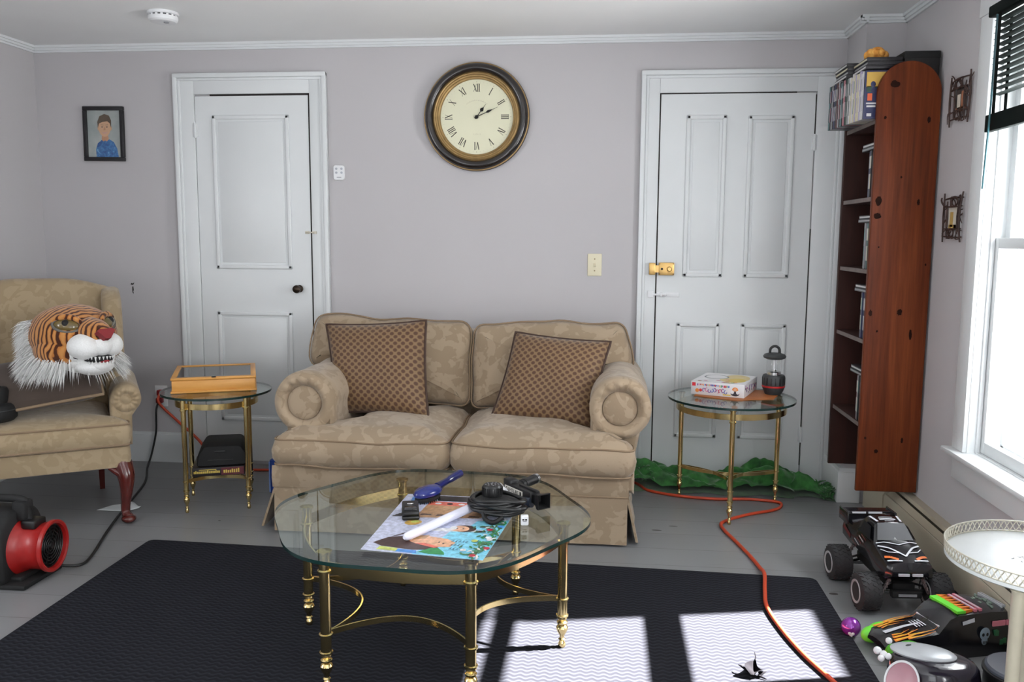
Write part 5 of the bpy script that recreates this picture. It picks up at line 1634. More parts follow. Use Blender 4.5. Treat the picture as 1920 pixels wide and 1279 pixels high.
# ================================================================ toys and things on the floor at the right
TYRE = plain('rubber_tyre', rgb(40, 40, 42), 0.8, var=0.2, scale=80.0)
TRBLK = plain('gloss_black_body', rgb(20, 20, 24), 0.18, coat=0.5)
ALLOY = plain('bright_alloy', rgb(190, 190, 192), 0.3, 0.3)
SILV = plain('silver_print', rgb(186, 188, 194), 0.35)
ORNG = plain('orange_print', rgb(190, 96, 40), 0.4)
DKRED = plain('dark_red_print', rgb(96, 26, 28), 0.4)
WIND = plain('smoked_windshield', rgb(14, 18, 26), 0.4, spec=0.3)
def loft(b, secs, m=0, n=1):
    """body shell from cross sections (y, half width bottom, half width top, zbottom, ztop, crown)"""
    vs, fs = [], []
    K = 9
    for (y, wb, wt, z0, z1, cr) in secs:
        ring = [(-wb, z0), (-wb * 1.02, z0 + (z1 - z0) * 0.35), (-(wb * 0.35 + wt * 0.65), z0 + (z1 - z0) * 0.78), (-wt, z1 - 0.004), (0 - wt * 0.5, z1 + cr * 0.7), (0, z1 + cr), (wt * 0.5, z1 + cr * 0.7), (wt, z1 - 0.004), (wb * 0.35 + wt * 0.65, z0 + (z1 - z0) * 0.78), (wb * 1.02, z0 + (z1 - z0) * 0.35), (wb, z0)]
        for x, z in ring:
            vs.append((x, y, z))
    k = 11
    for i in range(len(secs) - 1):
        for j in range(k):
            j2 = (j + 1) % k
            fs.append((i * k + j, i * k + j2, (i + 1) * k + j2, (i + 1) * k + j))
    fs.append(tuple(range(k))); fs.append(tuple(reversed(range((len(secs) - 1) * k, len(secs) * k))))
    return b.add(vs, fs, m)
rc = thing('toy_truck', 'black and silver radio-controlled monster truck with big tyres beside the heater', 'toy truck', (1.020, 3.030, 0), math.radians(5))
secs = [(-0.190, 0.060, 0.056, 0.140, 0.160, 0.004), (-0.178, 0.078, 0.074, 0.128, 0.178, 0.006), (-0.120, 0.084, 0.076, 0.132, 0.194, 0.010), (-0.062, 0.084, 0.074, 0.138, 0.210, 0.010), (-0.012, 0.082, 0.054, 0.142, 0.262, 0.005), (0.060, 0.080, 0.052, 0.142, 0.266, 0.004), (0.088, 0.078, 0.062, 0.142, 0.240, 0.0), (0.120, 0.082, 0.074, 0.142, 0.222, 0.0), (0.205, 0.080, 0.074, 0.150, 0.228, 0.0)]
body = loft(MB(), secs).build('body', TRBLK, rc, 30)
b = MB()
b.poly([(-0.062, -0.062, 0.2195), (0.062, -0.062, 0.2195), (0.046, -0.016, 0.2655), (-0.046, -0.016, 0.2655)])
for s in (-1, 1):
    b.poly([(s * 0.0795, -0.044, 0.212), (s * 0.0645, -0.010, 0.250), (s * 0.0625, 0.050, 0.252), (s * 0.0785, 0.062, 0.212)])
b.build('windows', WIND, body, 0)
b = MB()
def top_line(pts, w, m, lift=0.0025, taper=0.0):
    """printed stripe following the body's upper surface"""
    def zs(x, y):
        for (s0, s1) in zip(secs, secs[1:]):
            if s0[0] <= y <= s1[0]:
                t = (y - s0[0]) / (s1[0] - s0[0])
                z = s0[4] + (s1[4] - s0[4]) * t; cr = s0[5] + (s1[5] - s0[5]) * t
                wt = s0[2] + (s1[2] - s0[2]) * t
                return z + cr * max(0, 1 - (x / wt) ** 2)
        return 0.2
    P = []
    for (a, c) in zip(pts, pts[1:]):
        for i in range(8):
            t = i / 8
            P.append((a[0] + (c[0] - a[0]) * t, a[1] + (c[1] - a[1]) * t))
    P.append(pts[-1])
    for i, (a, c) in enumerate(zip(P, P[1:])):
        d = Vector((c[0] - a[0], c[1] - a[1]))
        if d.length < 1e-6: continue
        n = Vector((-d.y, d.x)).normalized() * w / 2
        k0, k1 = 1 - taper * i / (len(P) - 1), 1 - taper * (i + 1) / (len(P) - 1)
        q = [(a[0] + n.x * k0, a[1] + n.y * k0), (a[0] - n.x * k0, a[1] - n.y * k0), (c[0] - n.x * k1, c[1] - n.y * k1), (c[0] + n.x * k1, c[1] + n.y * k1)]
        b.poly([(x, y, zs(x, y) + lift) for x, y in q], m)
for s in (-1, 1):
    top_line([(0, -0.150), (s * 0.040, -0.105), (s * 0.070, -0.085)], 0.006, 0)
    top_line([(0, -0.092), (s * 0.045, -0.072), (s * 0.070, -0.070)], 0.004, 0)
    top_line([(s * 0.012, -0.135), (s * 0.050, -0.125), (s * 0.068, -0.105)], 0.003, 0)
    top_line([(s * 0.030, -0.165), (s * 0.052, -0.150), (s * 0.070, -0.145)], 0.010, 1)
    top_line([(s * 0.020, -0.172), (s * 0.045, -0.168), (s * 0.068, -0.165)], 0.006, 0)
    top_line([(s * 0.040, -0.005), (s * 0.048, 0.050)], 0.008, 0)
top_line([(-0.028, 0.012), (0.028, 0.012)], 0.012, 0); top_line([(-0.024, 0.030), (0.024, 0.030)], 0.006, 0)
top_line([(-0.016, -0.006), (0.016, -0.006)], 0.004, 0)
for s in (-1, 1):
    for i in range(5):
        z0 = 0.150 + 0.012 * i
        b.poly([(s * 0.0842, 0.06 - 0.02 * i, z0), (s * 0.0842, 0.10 - 0.02 * i, z0 + 0.010), (s * 0.0842, 0.10 - 0.02 * i, z0 + 0.015), (s * 0.0842, 0.06 - 0.02 * i, z0 + 0.004)], 0 if i % 2 else 2)
    b.poly([(s * 0.0845, 0.12, 0.160), (s * 0.0845, 0.19, 0.180), (s * 0.0835, 0.19, 0.195), (s * 0.084, 0.12, 0.176)], 2)
b.bx(-0.040, -0.004, -0.1945, -0.188, 0.142, 0.150).bx(0.006, 0.040, -0.1945, -0.188, 0.142, 0.150)
b.bx(-0.030, 0.030, -0.183, -0.179, 0.160, 0.163)
b.build('graphics', [SILV, ORNG, DKRED], body, 0)
b = MB().bx(-0.088, 0.088, 0.175, 0.225, 0.236, 0.244, bevel=0.003).bx(-0.090, -0.084, 0.14, 0.225, 0.205, 0.250, bevel=0.002).bx(0.084, 0.090, 0.14, 0.225, 0.205, 0.250, bevel=0.002)
b.bx(-0.060, -0.01, 0.172, 0.176, 0.237, 0.243, 1).bx(0.0, 0.05, 0.172, 0.176, 0.237, 0.243, 1)
b.build('rear_wing', [TRBLK, SILV], rc)
b = MB().bx(-0.038, 0.038, -0.15, 0.17, 0.066, 0.100, bevel=0.006).bx(-0.030, 0.030, -0.10, 0.11, 0.098, 0.130, bevel=0.008).bx(-0.050, 0.050, -0.178, -0.150, 0.058, 0.082, bevel=0.005).bx(-0.030, 0.030, -0.182, -0.178, 0.066, 0.074, 1)
chs = b.build('chassis', [MATTE, GREY], rc)
for (sx, sy) in ((-1, -1), (1, -1), (-1, 1), (1, 1)):
    x, y = sx * 0.118, sy * 0.132
    b = MB().tube([(sx * 0.03, y - 0.02, 0.07), (sx * 0.085, y, 0.064)], 0.005, 8).tube([(sx * 0.03, y + 0.02, 0.07), (sx * 0.085, y, 0.064)], 0.005, 8).tube([(sx * 0.025, y, 0.098), (sx * 0.085, y, 0.080)], 0.004, 8)
    b.build('suspension_arm', BLACK, chs)
    b = MB()
    coil = [Vector((sx * (0.078 - 0.036 * t), y + sy * 0.028, 0.070 + 0.075 * t)) + Vector((0, math.cos(t * 44), math.sin(t * 44))) * 0.008 for t in [i / 70 for i in range(71)]]
    b.tube(coil, 0.0022, 5)
    b.tube([(sx * 0.078, y + sy * 0.028, 0.070), (sx * 0.042, y + sy * 0.028, 0.145)], 0.004, 8)
    b.build('spring', plain('red_grey_spring', rgb(120, 108, 108), 0.4, 0.4), chs)
    Mw = T(x, y, 0.064) @ Matrix.Rotation(PI / 2, 4, 'Y')
    b = MB().lathe([(0.036, -0.036), (0.052, -0.036), (0.060, -0.031), (0.0625, -0.022), (0.0625, 0.022), (0.060, 0.031), (0.052, 0.036), (0.036, 0.036)], 44, 0, Mw)
    for k in range(22):
        for j, zz in enumerate((-0.024, -0.008, 0.008, 0.024)):
            A = Mw @ Matrix.Rotation(2 * PI * (k + 0.5 * (j % 2)) / 22, 4, 'Z') @ T(0.0625, 0, zz) @ Matrix.Rotation(0.5 if j % 2 else -0.5, 4, 'X')
            b.box((0, 0, 0), (0.004, 0.008, 0.013), 0, A)
    wh = b.build('wheel', TYRE, rc, 35)
    b = MB()
    for side in (-1, 1):
        b.lathe([(0.041, side * 0.030), (0.040, side * 0.0385), (0.033, side * 0.037), (0.026, side * 0.026), (0.010, side * 0.028), (0.008, side * 0.034), (0.0, side * 0.034)], 28, 0, Mw, cap=False)
    for k in range(6):
        A = Mw @ Matrix.Rotation(2 * PI * k / 6, 4, 'Z')
        b.box((0.020, 0, sx * 0.030), (0.024, 0.007, 0.006), 0, A)
    b.build('rim', ALLOY, wh, 35)

# spare truck body lying on the floor
LIME = plain('lime_green_paint', rgb(104, 214, 60), 0.3)
TOR = plain('flame_orange', rgb(216, 120, 36), 0.35)
PNK = plain('pink_print', rgb(206, 120, 136), 0.4)
sb = thing('spare_shell', 'loose black toy truck body with lime green fenders and flames on the floor', 'toy truck body', (1.062, 2.640, 0.001), math.radians(-71))
secs = [(-0.225, 0.040, 0.036, 0.030, 0.045, 0.002), (-0.205, 0.060, 0.056, 0.016, 0.058, 0.004), (-0.130, 0.070, 0.062, 0.008, 0.070, 0.006), (-0.060, 0.074, 0.066, 0.004, 0.078, 0.004), (-0.020, 0.084, 0.062, 0.000, 0.118, 0.004), (0.010, 0.086, 0.066, 0.000, 0.130, 0.004), (0.120, 0.088, 0.068, 0.000, 0.132, 0.004), (0.200, 0.088, 0.068, 0.000, 0.126, 0.003), (0.222, 0.084, 0.064, 0.004, 0.118, 0.0)]
body = loft(MB(), secs).build('shell', TRBLK, sb, 30)
for s in (-1, 1):
    b = MB()
    b.ball((s * 0.058, -0.198, 0.030), (0.024, 0.036, 0.026), nu=24, nv=14)
    b.ball((s * 0.064, -0.165, 0.036), (0.022, 0.044, 0.028), nu=20, nv=12)
    b.build('fender', LIME, sb, 70)
b.build('fenders', LIME, sb, 70)
for s in (-1, 1):                                            # licks of flame along each side of the hood
    b = MB()
    for x0, y0, x1, y1, x2, y2, w in ((0.050, -0.200, 0.052, -0.150, 0.046, -0.095, 0.012), (0.036, -0.195, 0.040, -0.150, 0.030, -0.105, 0.010), (0.058, -0.160, 0.062, -0.120, 0.058, -0.065, 0.009), (0.046, -0.150, 0.050, -0.110, 0.048, -0.050, 0.008), (0.024, -0.190, 0.030, -0.165, 0.022, -0.130, 0.007)):
        top_line([(s * x0, y0), (s * x1, y1), (s * x2, y2)], w, 0, 0.0022, 0.92)
        top_line([(s * x0, y0 + 0.006), (s * x1, y1 + 0.004), (s * x2, y2 - 0.016)], w * 0.40, 1, 0.0030, 0.95)
    b.build('hood_flame', [TOR, plain('flame_yellow', rgb(226, 186, 60), 0.35)], body, 0)
b = MB()
top_line([(0.0, -0.200), (0.0, -0.075)], 0.016, 0, 0.0022, 0.55)
for i in range(4):
    top_line([(-0.020, -0.100 + 0.010 * i), (0.020, -0.100 + 0.010 * i)], 0.004, 0, 0.0026)
b.build('hood_stripe', SILV, body, 0)
b = MB()
def rooft(x0, x1, y0, y1, m, lift=0.0):
    b.bx(x0, x1, y0, y1, 0.128, 0.1368 + lift, m)
rooft(-0.060, 0.060, 0.004, 0.034, 0)
for i in range(7):
    x = -0.056 + i * 0.018
    b.prism([(x - 0.008, 0.030), (x + 0.008, 0.030), (x + 0.003, 0.062 + 0.008 * (i % 2))], 0.128, 0.1374, 1)
rooft(-0.058, 0.058, 0.066, 0.076, 2); rooft(-0.058, 0.058, 0.084, 0.094, 2)
rooft(-0.050, 0.050, 0.068, 0.073, 5, 0.0004); rooft(-0.050, 0.050, 0.086, 0.091, 5, 0.0004)
rnd = random.Random(3)
for i in range(18):
    x, y = rnd.uniform(-0.045, 0.04), rnd.uniform(0.118, 0.160)
    rooft(x, x + 0.009, y, y + 0.004, 3)
rooft(-0.050, 0.050, 0.172, 0.176, 5); rooft(-0.050, 0.050, 0.182, 0.185, 5)
for s in (-1, 1):
    b.bx(s * 0.078, s * 0.0815, 0.115, 0.160, 0.088, 0.104, 2).bx(s * 0.078, s * 0.0815, 0.164, 0.205, 0.088, 0.104, 2)
    for i in range(9):
        y = 0.11 + rnd.random() * 0.09; z = 0.03 + rnd.random() * 0.04
        b.bx(s * 0.080, s * 0.0905, y, y + 0.012, z, z + 0.016, 4)
    b.poly([(s * 0.0745, 0.012, 0.110), (s * 0.073, 0.055, 0.118), (s * 0.0755, 0.055, 0.106), (s * 0.0775, 0.012, 0.100)], 5)
b.bx(-0.050, 0.050, -0.050, -0.046, 0.086, 0.092, 5)
b.build('decals', [LIME, TOR, PNK, plain('sage_print', rgb(132, 150, 138), 0.4), plain('dark_green_print', rgb(36, 92, 58), 0.4), SILV], body, 0)
b = MB()
for s in (-1, 1):                                            # pale skull print on the side panels
    A = T(s * 0.0885, 0.082, 0.062) @ Matrix(((0, 0, s, 0), (1, 0, 0, 0), (0, 1, 0, 0), (0, 0, 0, 1)))
    b.ball((0, 0.010, 0), (0.018, 0.020, 0.0022), 0, A, nu=18, nv=8).ball((0, -0.012, 0), (0.011, 0.014, 0.0020), 0, A, nu=14, nv=8)
    b.ball((-0.007, 0.008, 0.0016), (0.0048, 0.006, 0.0014), 1, A, nu=10, nv=6).ball((0.007, 0.008, 0.0016), (0.0048, 0.006, 0.0014), 1, A, nu=10, nv=6)
    for i in range(4):
        b.box((-0.006 + i * 0.004, -0.016, 0.002), (0.0015, 0.008, 0.001), 1, A)
b.build('skull_print', [plain('skull_grey', rgb(130, 146, 158), 0.5), MATTE], body, 60)

# purple bauble
pb = thing('bauble', 'shiny purple glass bauble beside the rug corner', 'ornament', (0.806, 2.676, 0.031))
MB().ball((0, 0, 0), 0.0305, nu=36, nv=24).build('ball', plain('purple_glass_foil', rgb(134, 50, 158), 0.14, 0.45, coat=0.6), pb, 80)
A = Matrix.Rotation(math.radians(-12), 4, 'Z') @ Matrix.Rotation(math.radians(8), 4, 'X')
b = MB()
b.ball((-0.004, -0.0285, -0.006), (0.0058, 0.003, 0.0062), 0, A, nu=14, nv=8).ball((0.004, -0.0285, -0.006), (0.0058, 0.003, 0.0062), 0, A, nu=14, nv=8).ball((0, -0.0275, -0.013), (0.0052, 0.003, 0.0065), 0, A, nu=14, nv=8)
b.build('white_mark', WPLAS, pb, 80)

# black appliance with silver lid, pink dish, canister
DX, DY = 0.893, 2.338
dv = thing('toy_appliance', 'black rounded appliance with silver oval lid on the floor by the truck body', 'appliance', (DX, DY, 0), math.radians(-9))
prof = [(0.020, 0.0), (0.006, 0.006), (0.0, 0.02), (-0.006, 0.07), (0.0, 0.100), (0.012, 0.114), (0.030, 0.120)]
MB().puff(ell(0.033, -0.012, 0.112, 0.082, 48), prof).build('body', plain('black_purple_gloss', rgb(24, 20, 34), 0.16, coat=0.6), dv, 60)
MB().puff(ell(0.006, 0.0, 0.082, 0.048, 48, -0.10), [(0.0, 0.0), (-0.002, 0.005), (0.004, 0.010), ((0.006, 0.8), 0.013), ((0.006, 0.4), 0.0150), ((0.006, 0.05), 0.0155)], 0, T(0, 0, 0.119)).build('lid', plain('silver_grey_lid', rgb(184, 188, 192), 0.28, 0.15, var=0.03), dv, 60)
MB().puff(ell(0, 0, 0.010, 0.004, 16, 0.6), [(0, 0), (0.001, 0.002)], 0, T(-0.03, 0.010, 0.1335)).build('lid_mark', DKGREY, dv)
b = MB()
for x, y, z, r in ((-0.078, 0.024, 0.134, 0.009), (-0.112, -0.012, 0.118, 0.011), (-0.098, -0.026, 0.116, 0.010), (-0.106, -0.040, 0.110, 0.009), (-0.088, -0.036, 0.116, 0.009)):
    b.ball((x, y, z), r, nu=16, nv=10)
b.build('white_knobs', WPLAS, dv, 80)
pd = thing('oval_dish', 'pink oval dish with white rim leaning against the black appliance', 'dish', (0.818, 2.250, 0.078), math.radians(-38))
A = Matrix.Rotation(math.radians(62), 4, 'X') @ Matrix.Scale(1.25, 4, (0, 1, 0))
MB().lathe([(0.0, -0.012), (0.026, -0.010), (0.040, 0.0), (0.043, 0.006), (0.039, 0.004), (0.024, -0.004), (0.0, -0.006)], 44, 0, A).build('bowl', plain('dusty_pink_plastic', rgb(186, 140, 150), 0.35), pd, 60)
MB().lathe([(0.040, 0.002), (0.0445, 0.004), (0.0445, 0.009), (0.040, 0.008), (0.040, 0.002)], 44, 0, A, cap=False).build('rim', WPLAS, pd, 60)
cn = thing('canister', 'dark canister with grey-blue lid at the bottom right behind the stand leg', 'canister', (1.138, 2.290, 0.0))
MB().lathe([(0.0, 0.0), (0.088, 0.0), (0.092, 0.008), (0.092, 0.092), (0.096, 0.098), (0.096, 0.106), (0.090, 0.108)], 56).build('body', BLACK, cn, 40)
MB().lathe([(0.0895, 0.104), (0.0895, 0.114), (0.084, 0.119), (0.0, 0.121)], 56).build('lid', plain('slate_blue_lid', rgb(70, 74, 84), 0.45), cn, 40)
MB().tube(catmull([(-0.010, 0.052, 0.121), (0.010, 0.034, 0.122), (0.034, 0.022, 0.121)], 6), 0.0034, 8).build('lid_scratch', plain('tan_mark', rgb(190, 168, 120), 0.6), cn, 60)
MB().bx(-0.070, -0.040, -0.098, -0.088, 0.02, 0.07, bevel=0.003).build('label', RED, cn)

# white tray table with a pierced gallery
tt = thing('tray_table', 'white round metal tray table with pierced gallery rim at right edge', 'table', (0.985, 1.925, 0))
ENAM = plain('white_enamel', rgb(226, 230, 230), 0.25, var=0.02)
CRM = plain('cream_metal_leg', rgb(188, 182, 162), 0.4)
b = MB().lathe([(0.0, 0.538), (0.196, 0.538), (0.200, 0.541), (0.200, 0.548), (0.196, 0.549), (0.0, 0.549)], 96)
b.build('tray', ENAM, tt, 40)
b = MB()
rnd = random.Random(12)
for i in range(46):                                          # faint printed flower sprays
    a = rnd.uniform(0, 2 * PI); r = 0.052 + rnd.gauss(0, 0.012)
    x, y = r * math.cos(a), r * math.sin(a) * 0.75
    b.poly([(p[0], p[1], 0.5494) for p in ell(x, y, rnd.uniform(0.002, 0.006), 0.0022, 8, rnd.uniform(0, PI))])
b.build('flower_print', plain('grey_flower_print', rgb(150, 156, 160), 0.5), tt, 0)
b = MB().ring(0.1985, 0.0016, 96, 6, 0, T(0, 0, 0.550)).ring(0.2005, 0.0018, 96, 6, 0, T(0, 0, 0.574))
n = 92
for i in range(n):
    a, c = 2 * PI * i / n, 2 * PI * (i + 1) / n
    for (p, q) in ((a, c), (c, a)):
        b.tube([(0.199 * math.cos(p), 0.199 * math.sin(p), 0.550), (0.200 * math.cos((p + q) / 2), 0.200 * math.sin((p + q) / 2), 0.562), (0.2005 * math.cos(q), 0.2005 * math.sin(q), 0.574)], 0.0014, 4)
b.build('gallery_rail', plain('tarnished_white_metal', rgb(200, 196, 180), 0.35, 0.25), tt, 0)
for d in (-130, -30, 70):
    x, y = 0.183 * math.cos(math.radians(d)), 0.183 * math.sin(math.radians(d))
    MB().lathe([(0.0, 0.0), (0.016, 0.0), (0.016, 0.006), (0.0135, 0.010), (0.0135, 0.530), (0.017, 0.536), (0.0, 0.540)], 24, 0, T(x, y, 0)).build('leg', CRM, tt, 35)
b = MB().lathe([(0.014, 0.548), (0.014, 0.562), (0.0095, 0.566), (0.0095, 0.80)], 20, 0, T(-0.050, -0.066, 0))
b.lathe([(0.0155, 0.548), (0.0155, 0.556), (0.012, 0.558)], 20, 1, T(-0.050, -0.066, 0))
b.build('centre_post', [ENAM, DKGREY], tt, 35)

# small dark scrap on the sunlit rug, knots and scuffs of the floor
b = MB().sheet(lambda u, v: ((0.020 + 0.010 * math.sin(6 * v)) * (2 * u - 1) * math.sin(PI * min(1, 0.12 + 0.88 * v)) ** 0.7 + 0.010 * v, -0.030 + 0.060 * v, 0.004 + 0.022 * abs(2 * u - 1) * (0.5 + v) + 0.012 * math.sin(4 * v + 2 * u)), 12, 16)
b.sheet(lambda u, v: ((0.012) * (2 * u - 1) * math.sin(PI * v) + 0.018 + 0.016 * v, -0.020 + 0.022 * v, 0.004 + 0.012 * math.sin(3 * v)), 8, 10)
b.tube([(0.006, 0.026, 0.018), (0.016, 0.044, 0.030), (0.014, 0.056, 0.040)], [0.0022, 0.0018, 0.0012], 6)
b.tube([(-0.012, -0.010, 0.012), (-0.032, 0.004, 0.022), (-0.038, 0.014, 0.020)], [0.004, 0.003, 0.001], 6)
b.tube([(0.012, -0.018, 0.008), (0.034, -0.030, 0.004)], [0.004, 0.0015], 6)
o = b.build('leaf_scrap', plain('dark_dry_leaf', rgb(13, 11, 15), 0.9, spec=0.1), None, 60)
o.location = (0.450, 2.372, 0.0115)
tag(o, 'small dark twisted dry leaf lying on the sunlit part of the rug', 'leaf')
b = MB()
for x, y, rx, ry in ((0.839, 3.004, 0.016, 0.010), (0.255, 3.60, 0.022, 0.006), (-1.66, 3.49, 0.006, 0.004), (0.33, 3.66, 0.02, 0.004)):
    b.poly([(p[0], p[1], 0.0006) for p in ell(x, y, rx, ry, 16)])
struct(b.build('floor_knots', plain('dark_floor_knot', rgb(58, 52, 50), 0.6), smooth=0))

# ================================================================ things on the coffee table
CZ = 0.4145
def pt(u, v):
    BLc, BRc, TLc, TRc = Vector((-0.633, 2.158)), Vector((-0.295, 2.119)), Vector((-0.618, 2.662)), Vector((-0.236, 2.655))
    q = BLc * (1 - u) * (1 - v) + BRc * u * (1 - v) + TRc * u * v + TLc * (1 - u) * v
    return q
ps = thing('poster', 'colourful printed poster sheet lying flat on the coffee table', 'poster', (-0.45, 2.40, CZ))
PMAT = [plain('poster_' + n, rgb(*c), 0.35, var=0.28, scale=70.0) for n, c in (('lilac', (196, 200, 222)), ('cyan', (128, 204, 228)), ('brown', (70, 50, 46)), ('peach', (224, 172, 136)), ('green', (44, 140, 78)), ('leaf', (74, 122, 86)), ('red', (184, 48, 66)), ('white', (226, 226, 226)), ('black', (44, 42, 44)), ('lime', (196, 206, 110)), ('blue', (72, 136, 206)), ('tan', (186, 146, 108)), ('coral', (218, 110, 92)), ('gold', (198, 160, 84)), ('ink', (60, 100, 130)))]
b = MB()
lay = [0]
def ps_poly(uv, m):
    lay[0] += 1
    z = CZ + 0.0008 + 0.000012 * lay[0]
    b.poly([(*pt(u, v), z) for u, v in uv], m)
BZ = [(pt(0, 0)), (pt(1, 0)), (pt(1, 1)), (pt(0, 1))]
b.prism([tuple(p) for p in BZ], CZ, CZ + 0.0008, 0)
ps_poly([(0.42, 0.0), (1, 0.0), (1, 0.42), (0.60, 0.40), (0.55, 0.2)], 1)
ps_poly([(0.70, 0.42), (1.0, 0.42), (1.0, 0.60), (0.75, 0.56)], 1)
ps_poly([(0.30, 0.885), (1.0, 0.885), (1.0, 0.985), (0.28, 0.99)], 8)
ps_poly([(0.08, 0.80), (0.25, 0.83), (0.22, 0.96), (0.06, 0.95)], 10); ps_poly([(0.10, 0.86), (0.24, 0.86), (0.22, 0.93), (0.10, 0.92)], 6)
ps_poly([(0.22, 0.56), (0.74, 0.60), (0.90, 0.72), (0.86, 0.86), (0.24, 0.87)], 11)
ps_poly([(0.24, 0.80), (0.84, 0.80), (0.86, 0.86), (0.24, 0.875)], 12)
for i in range(6):
    ps_poly(ell(0.32 + i * 0.10, 0.835, 0.028, 0.016, 10), (7, 8)[i % 2])
for i in range(12):
    x = 0.24 + 0.045 * i
    ps_poly([(x, 0.60 + 0.012 * (i % 3)), (x + 0.05, 0.615), (x + 0.06, 0.635), (x + 0.01, 0.63)], (2, 8, 11)[i % 3])
ps_poly(ell(0.24, 0.47, 0.07, 0.045, 16, 0.2), 13); ps_poly(ell(0.25, 0.485, 0.035, 0.02, 12, 0.2), 9)
for i in range(5):
    ps_poly([(0.02 + i * 0.018, 0.555 + i * 0.02), (0.17, 0.575 + 0.012 * i), (0.18, 0.60), (0.03 + i * 0.018, 0.575 + i * 0.02)], 8)
ps_poly([(0.34, 0.34), (0.80, 0.38), (0.78, 0.42), (0.36, 0.40)], 7)
ps_poly(ell(0.69, 0.42, 0.095, 0.055, 22), 2); ps_poly(ell(0.655, 0.415, 0.075, 0.045, 20), 3); ps_poly(ell(0.60, 0.42, 0.03, 0.03, 12), 7)
for u in (0.63, 0.68):
    ps_poly(ell(u, 0.42, 0.008, 0.008, 8), 8)
ps_poly([(0.80, 0.45), (0.93, 0.47), (0.90, 0.49), (0.82, 0.48)], 2); ps_poly([(0.80, 0.37), (0.88, 0.385), (0.86, 0.41), (0.79, 0.40)], 2)
ps_poly([(0.05, 0.115), (0.14, 0.21), (0.28, 0.25), (0.55, 0.15), (0.62, 0.085), (0.40, 0.055), (0.14, 0.075)], 2)
ps_poly([(0.15, 0.215), (0.24, 0.295), (0.27, 0.30), (0.20, 0.24)], 2)
ps_poly([(0.27, 0.21), (0.40, 0.275), (0.62, 0.245), (0.70, 0.20), (0.68, 0.135), (0.52, 0.115), (0.36, 0.16)], 3)
ps_poly([(0.28, 0.24), (0.46, 0.285), (0.44, 0.23), (0.36, 0.20)], 11)
ps_poly([(0.38, 0.15), (0.56, 0.105), (0.60, 0.125), (0.46, 0.165)], 12)
for u, v in ((0.57, 0.19), (0.61, 0.175)):
    ps_poly(ell(u, v, 0.009, 0.010, 8), 2)
ps_poly([(0.12, 0.022), (0.30, 0.020), (0.28, 0.060), (0.13, 0.070)], 9)
ps_poly([(0.28, 0.012), (0.46, 0.010), (0.44, 0.050), (0.29, 0.052)], 10)
ps_poly([(0.46, 0.035), (0.54, 0.10), (0.60, 0.105), (0.66, 0.06), (0.68, 0.025), (0.56, 0.018)], 4)
for i in range(3):                                           # handwritten looking lines
    for k in range(5 - i):
        u = 0.66 + k * 0.028 + 0.01 * i; v = 0.21 - 0.055 * i
        ps_poly([(u, v), (u + 0.004, v - 0.004), (u + 0.020, v + 0.026), (u + 0.016, v + 0.030)], 14)
        ps_poly([(u + 0.006, v + 0.024), (u + 0.010, v + 0.022), (u + 0.020, v - 0.002), (u + 0.017, v - 0.004)], 14)
rnd = random.Random(21)
for i in range(130):
    v = rnd.random() * 0.60
    u = 1.0 - abs(rnd.gauss(0, 0.075)) - 0.01 - (0.06 if v < 0.2 else 0) * rnd.random()
    if u < 0.72:
        continue
    ps_poly(ell(u, v, 0.022, 0.009, 8, rnd.uniform(0, PI)), rnd.choice((5, 5, 4, 5, 7, 5)))
for u, v, m in ((0.90, 0.42, 6), (0.97, 0.15, 6), (0.90, 0.04, 6), (0.93, 0.30, 7), (0.84, 0.24, 9), (0.80, 0.10, 7), (0.97, 0.48, 10), (0.95, 0.27, 7)):
    ps_poly(ell(u, v, 0.026, 0.018, 12), m)
wbuild(b, 'sheet', PMAT, ps, 0, fix=False)
# toy light sword
sw_ = thing('toy_sword', 'white-bladed toy light sword with black handle lying across the poster', 'toy', (-0.40, 2.45, CZ))
p0, p1, p2 = Vector((-0.528, 2.222, CZ + 0.0145)), Vector((-0.295, 2.648, CZ + 0.024)), Vector((-0.207, 2.808, CZ + 0.027))
d = (p1 - p0).normalized()
b = MB().tube([p0, p0 + d * 0.006, p0 + d * 0.02, p1], [0.005, 0.010, 0.0128, 0.0140], 24)
wbuild(b, 'blade', plain('milky_white_plastic', rgb(222, 222, 236), 0.25, var=0.02), sw_, 50)
b = MB().tube([p1, p1 + d * 0.008, p1 + d * 0.012, p1 + d * 0.10, p2 - d * 0.014], [0.017, 0.0185, 0.0165, 0.0155, 0.0165], 24)
for k in range(5):
    q = p1 + d * (0.03 + 0.018 * k)
    b.tube([q, q + d * 0.007], 0.0175, 24)
wbuild(b, 'handle', BLACK, sw_, 40)
wbuild(MB().tube([p2 - d * 0.014, p2 - d * 0.002, p2], [0.0172, 0.0172, 0.014], 24), 'pommel', STEEL, sw_, 40)
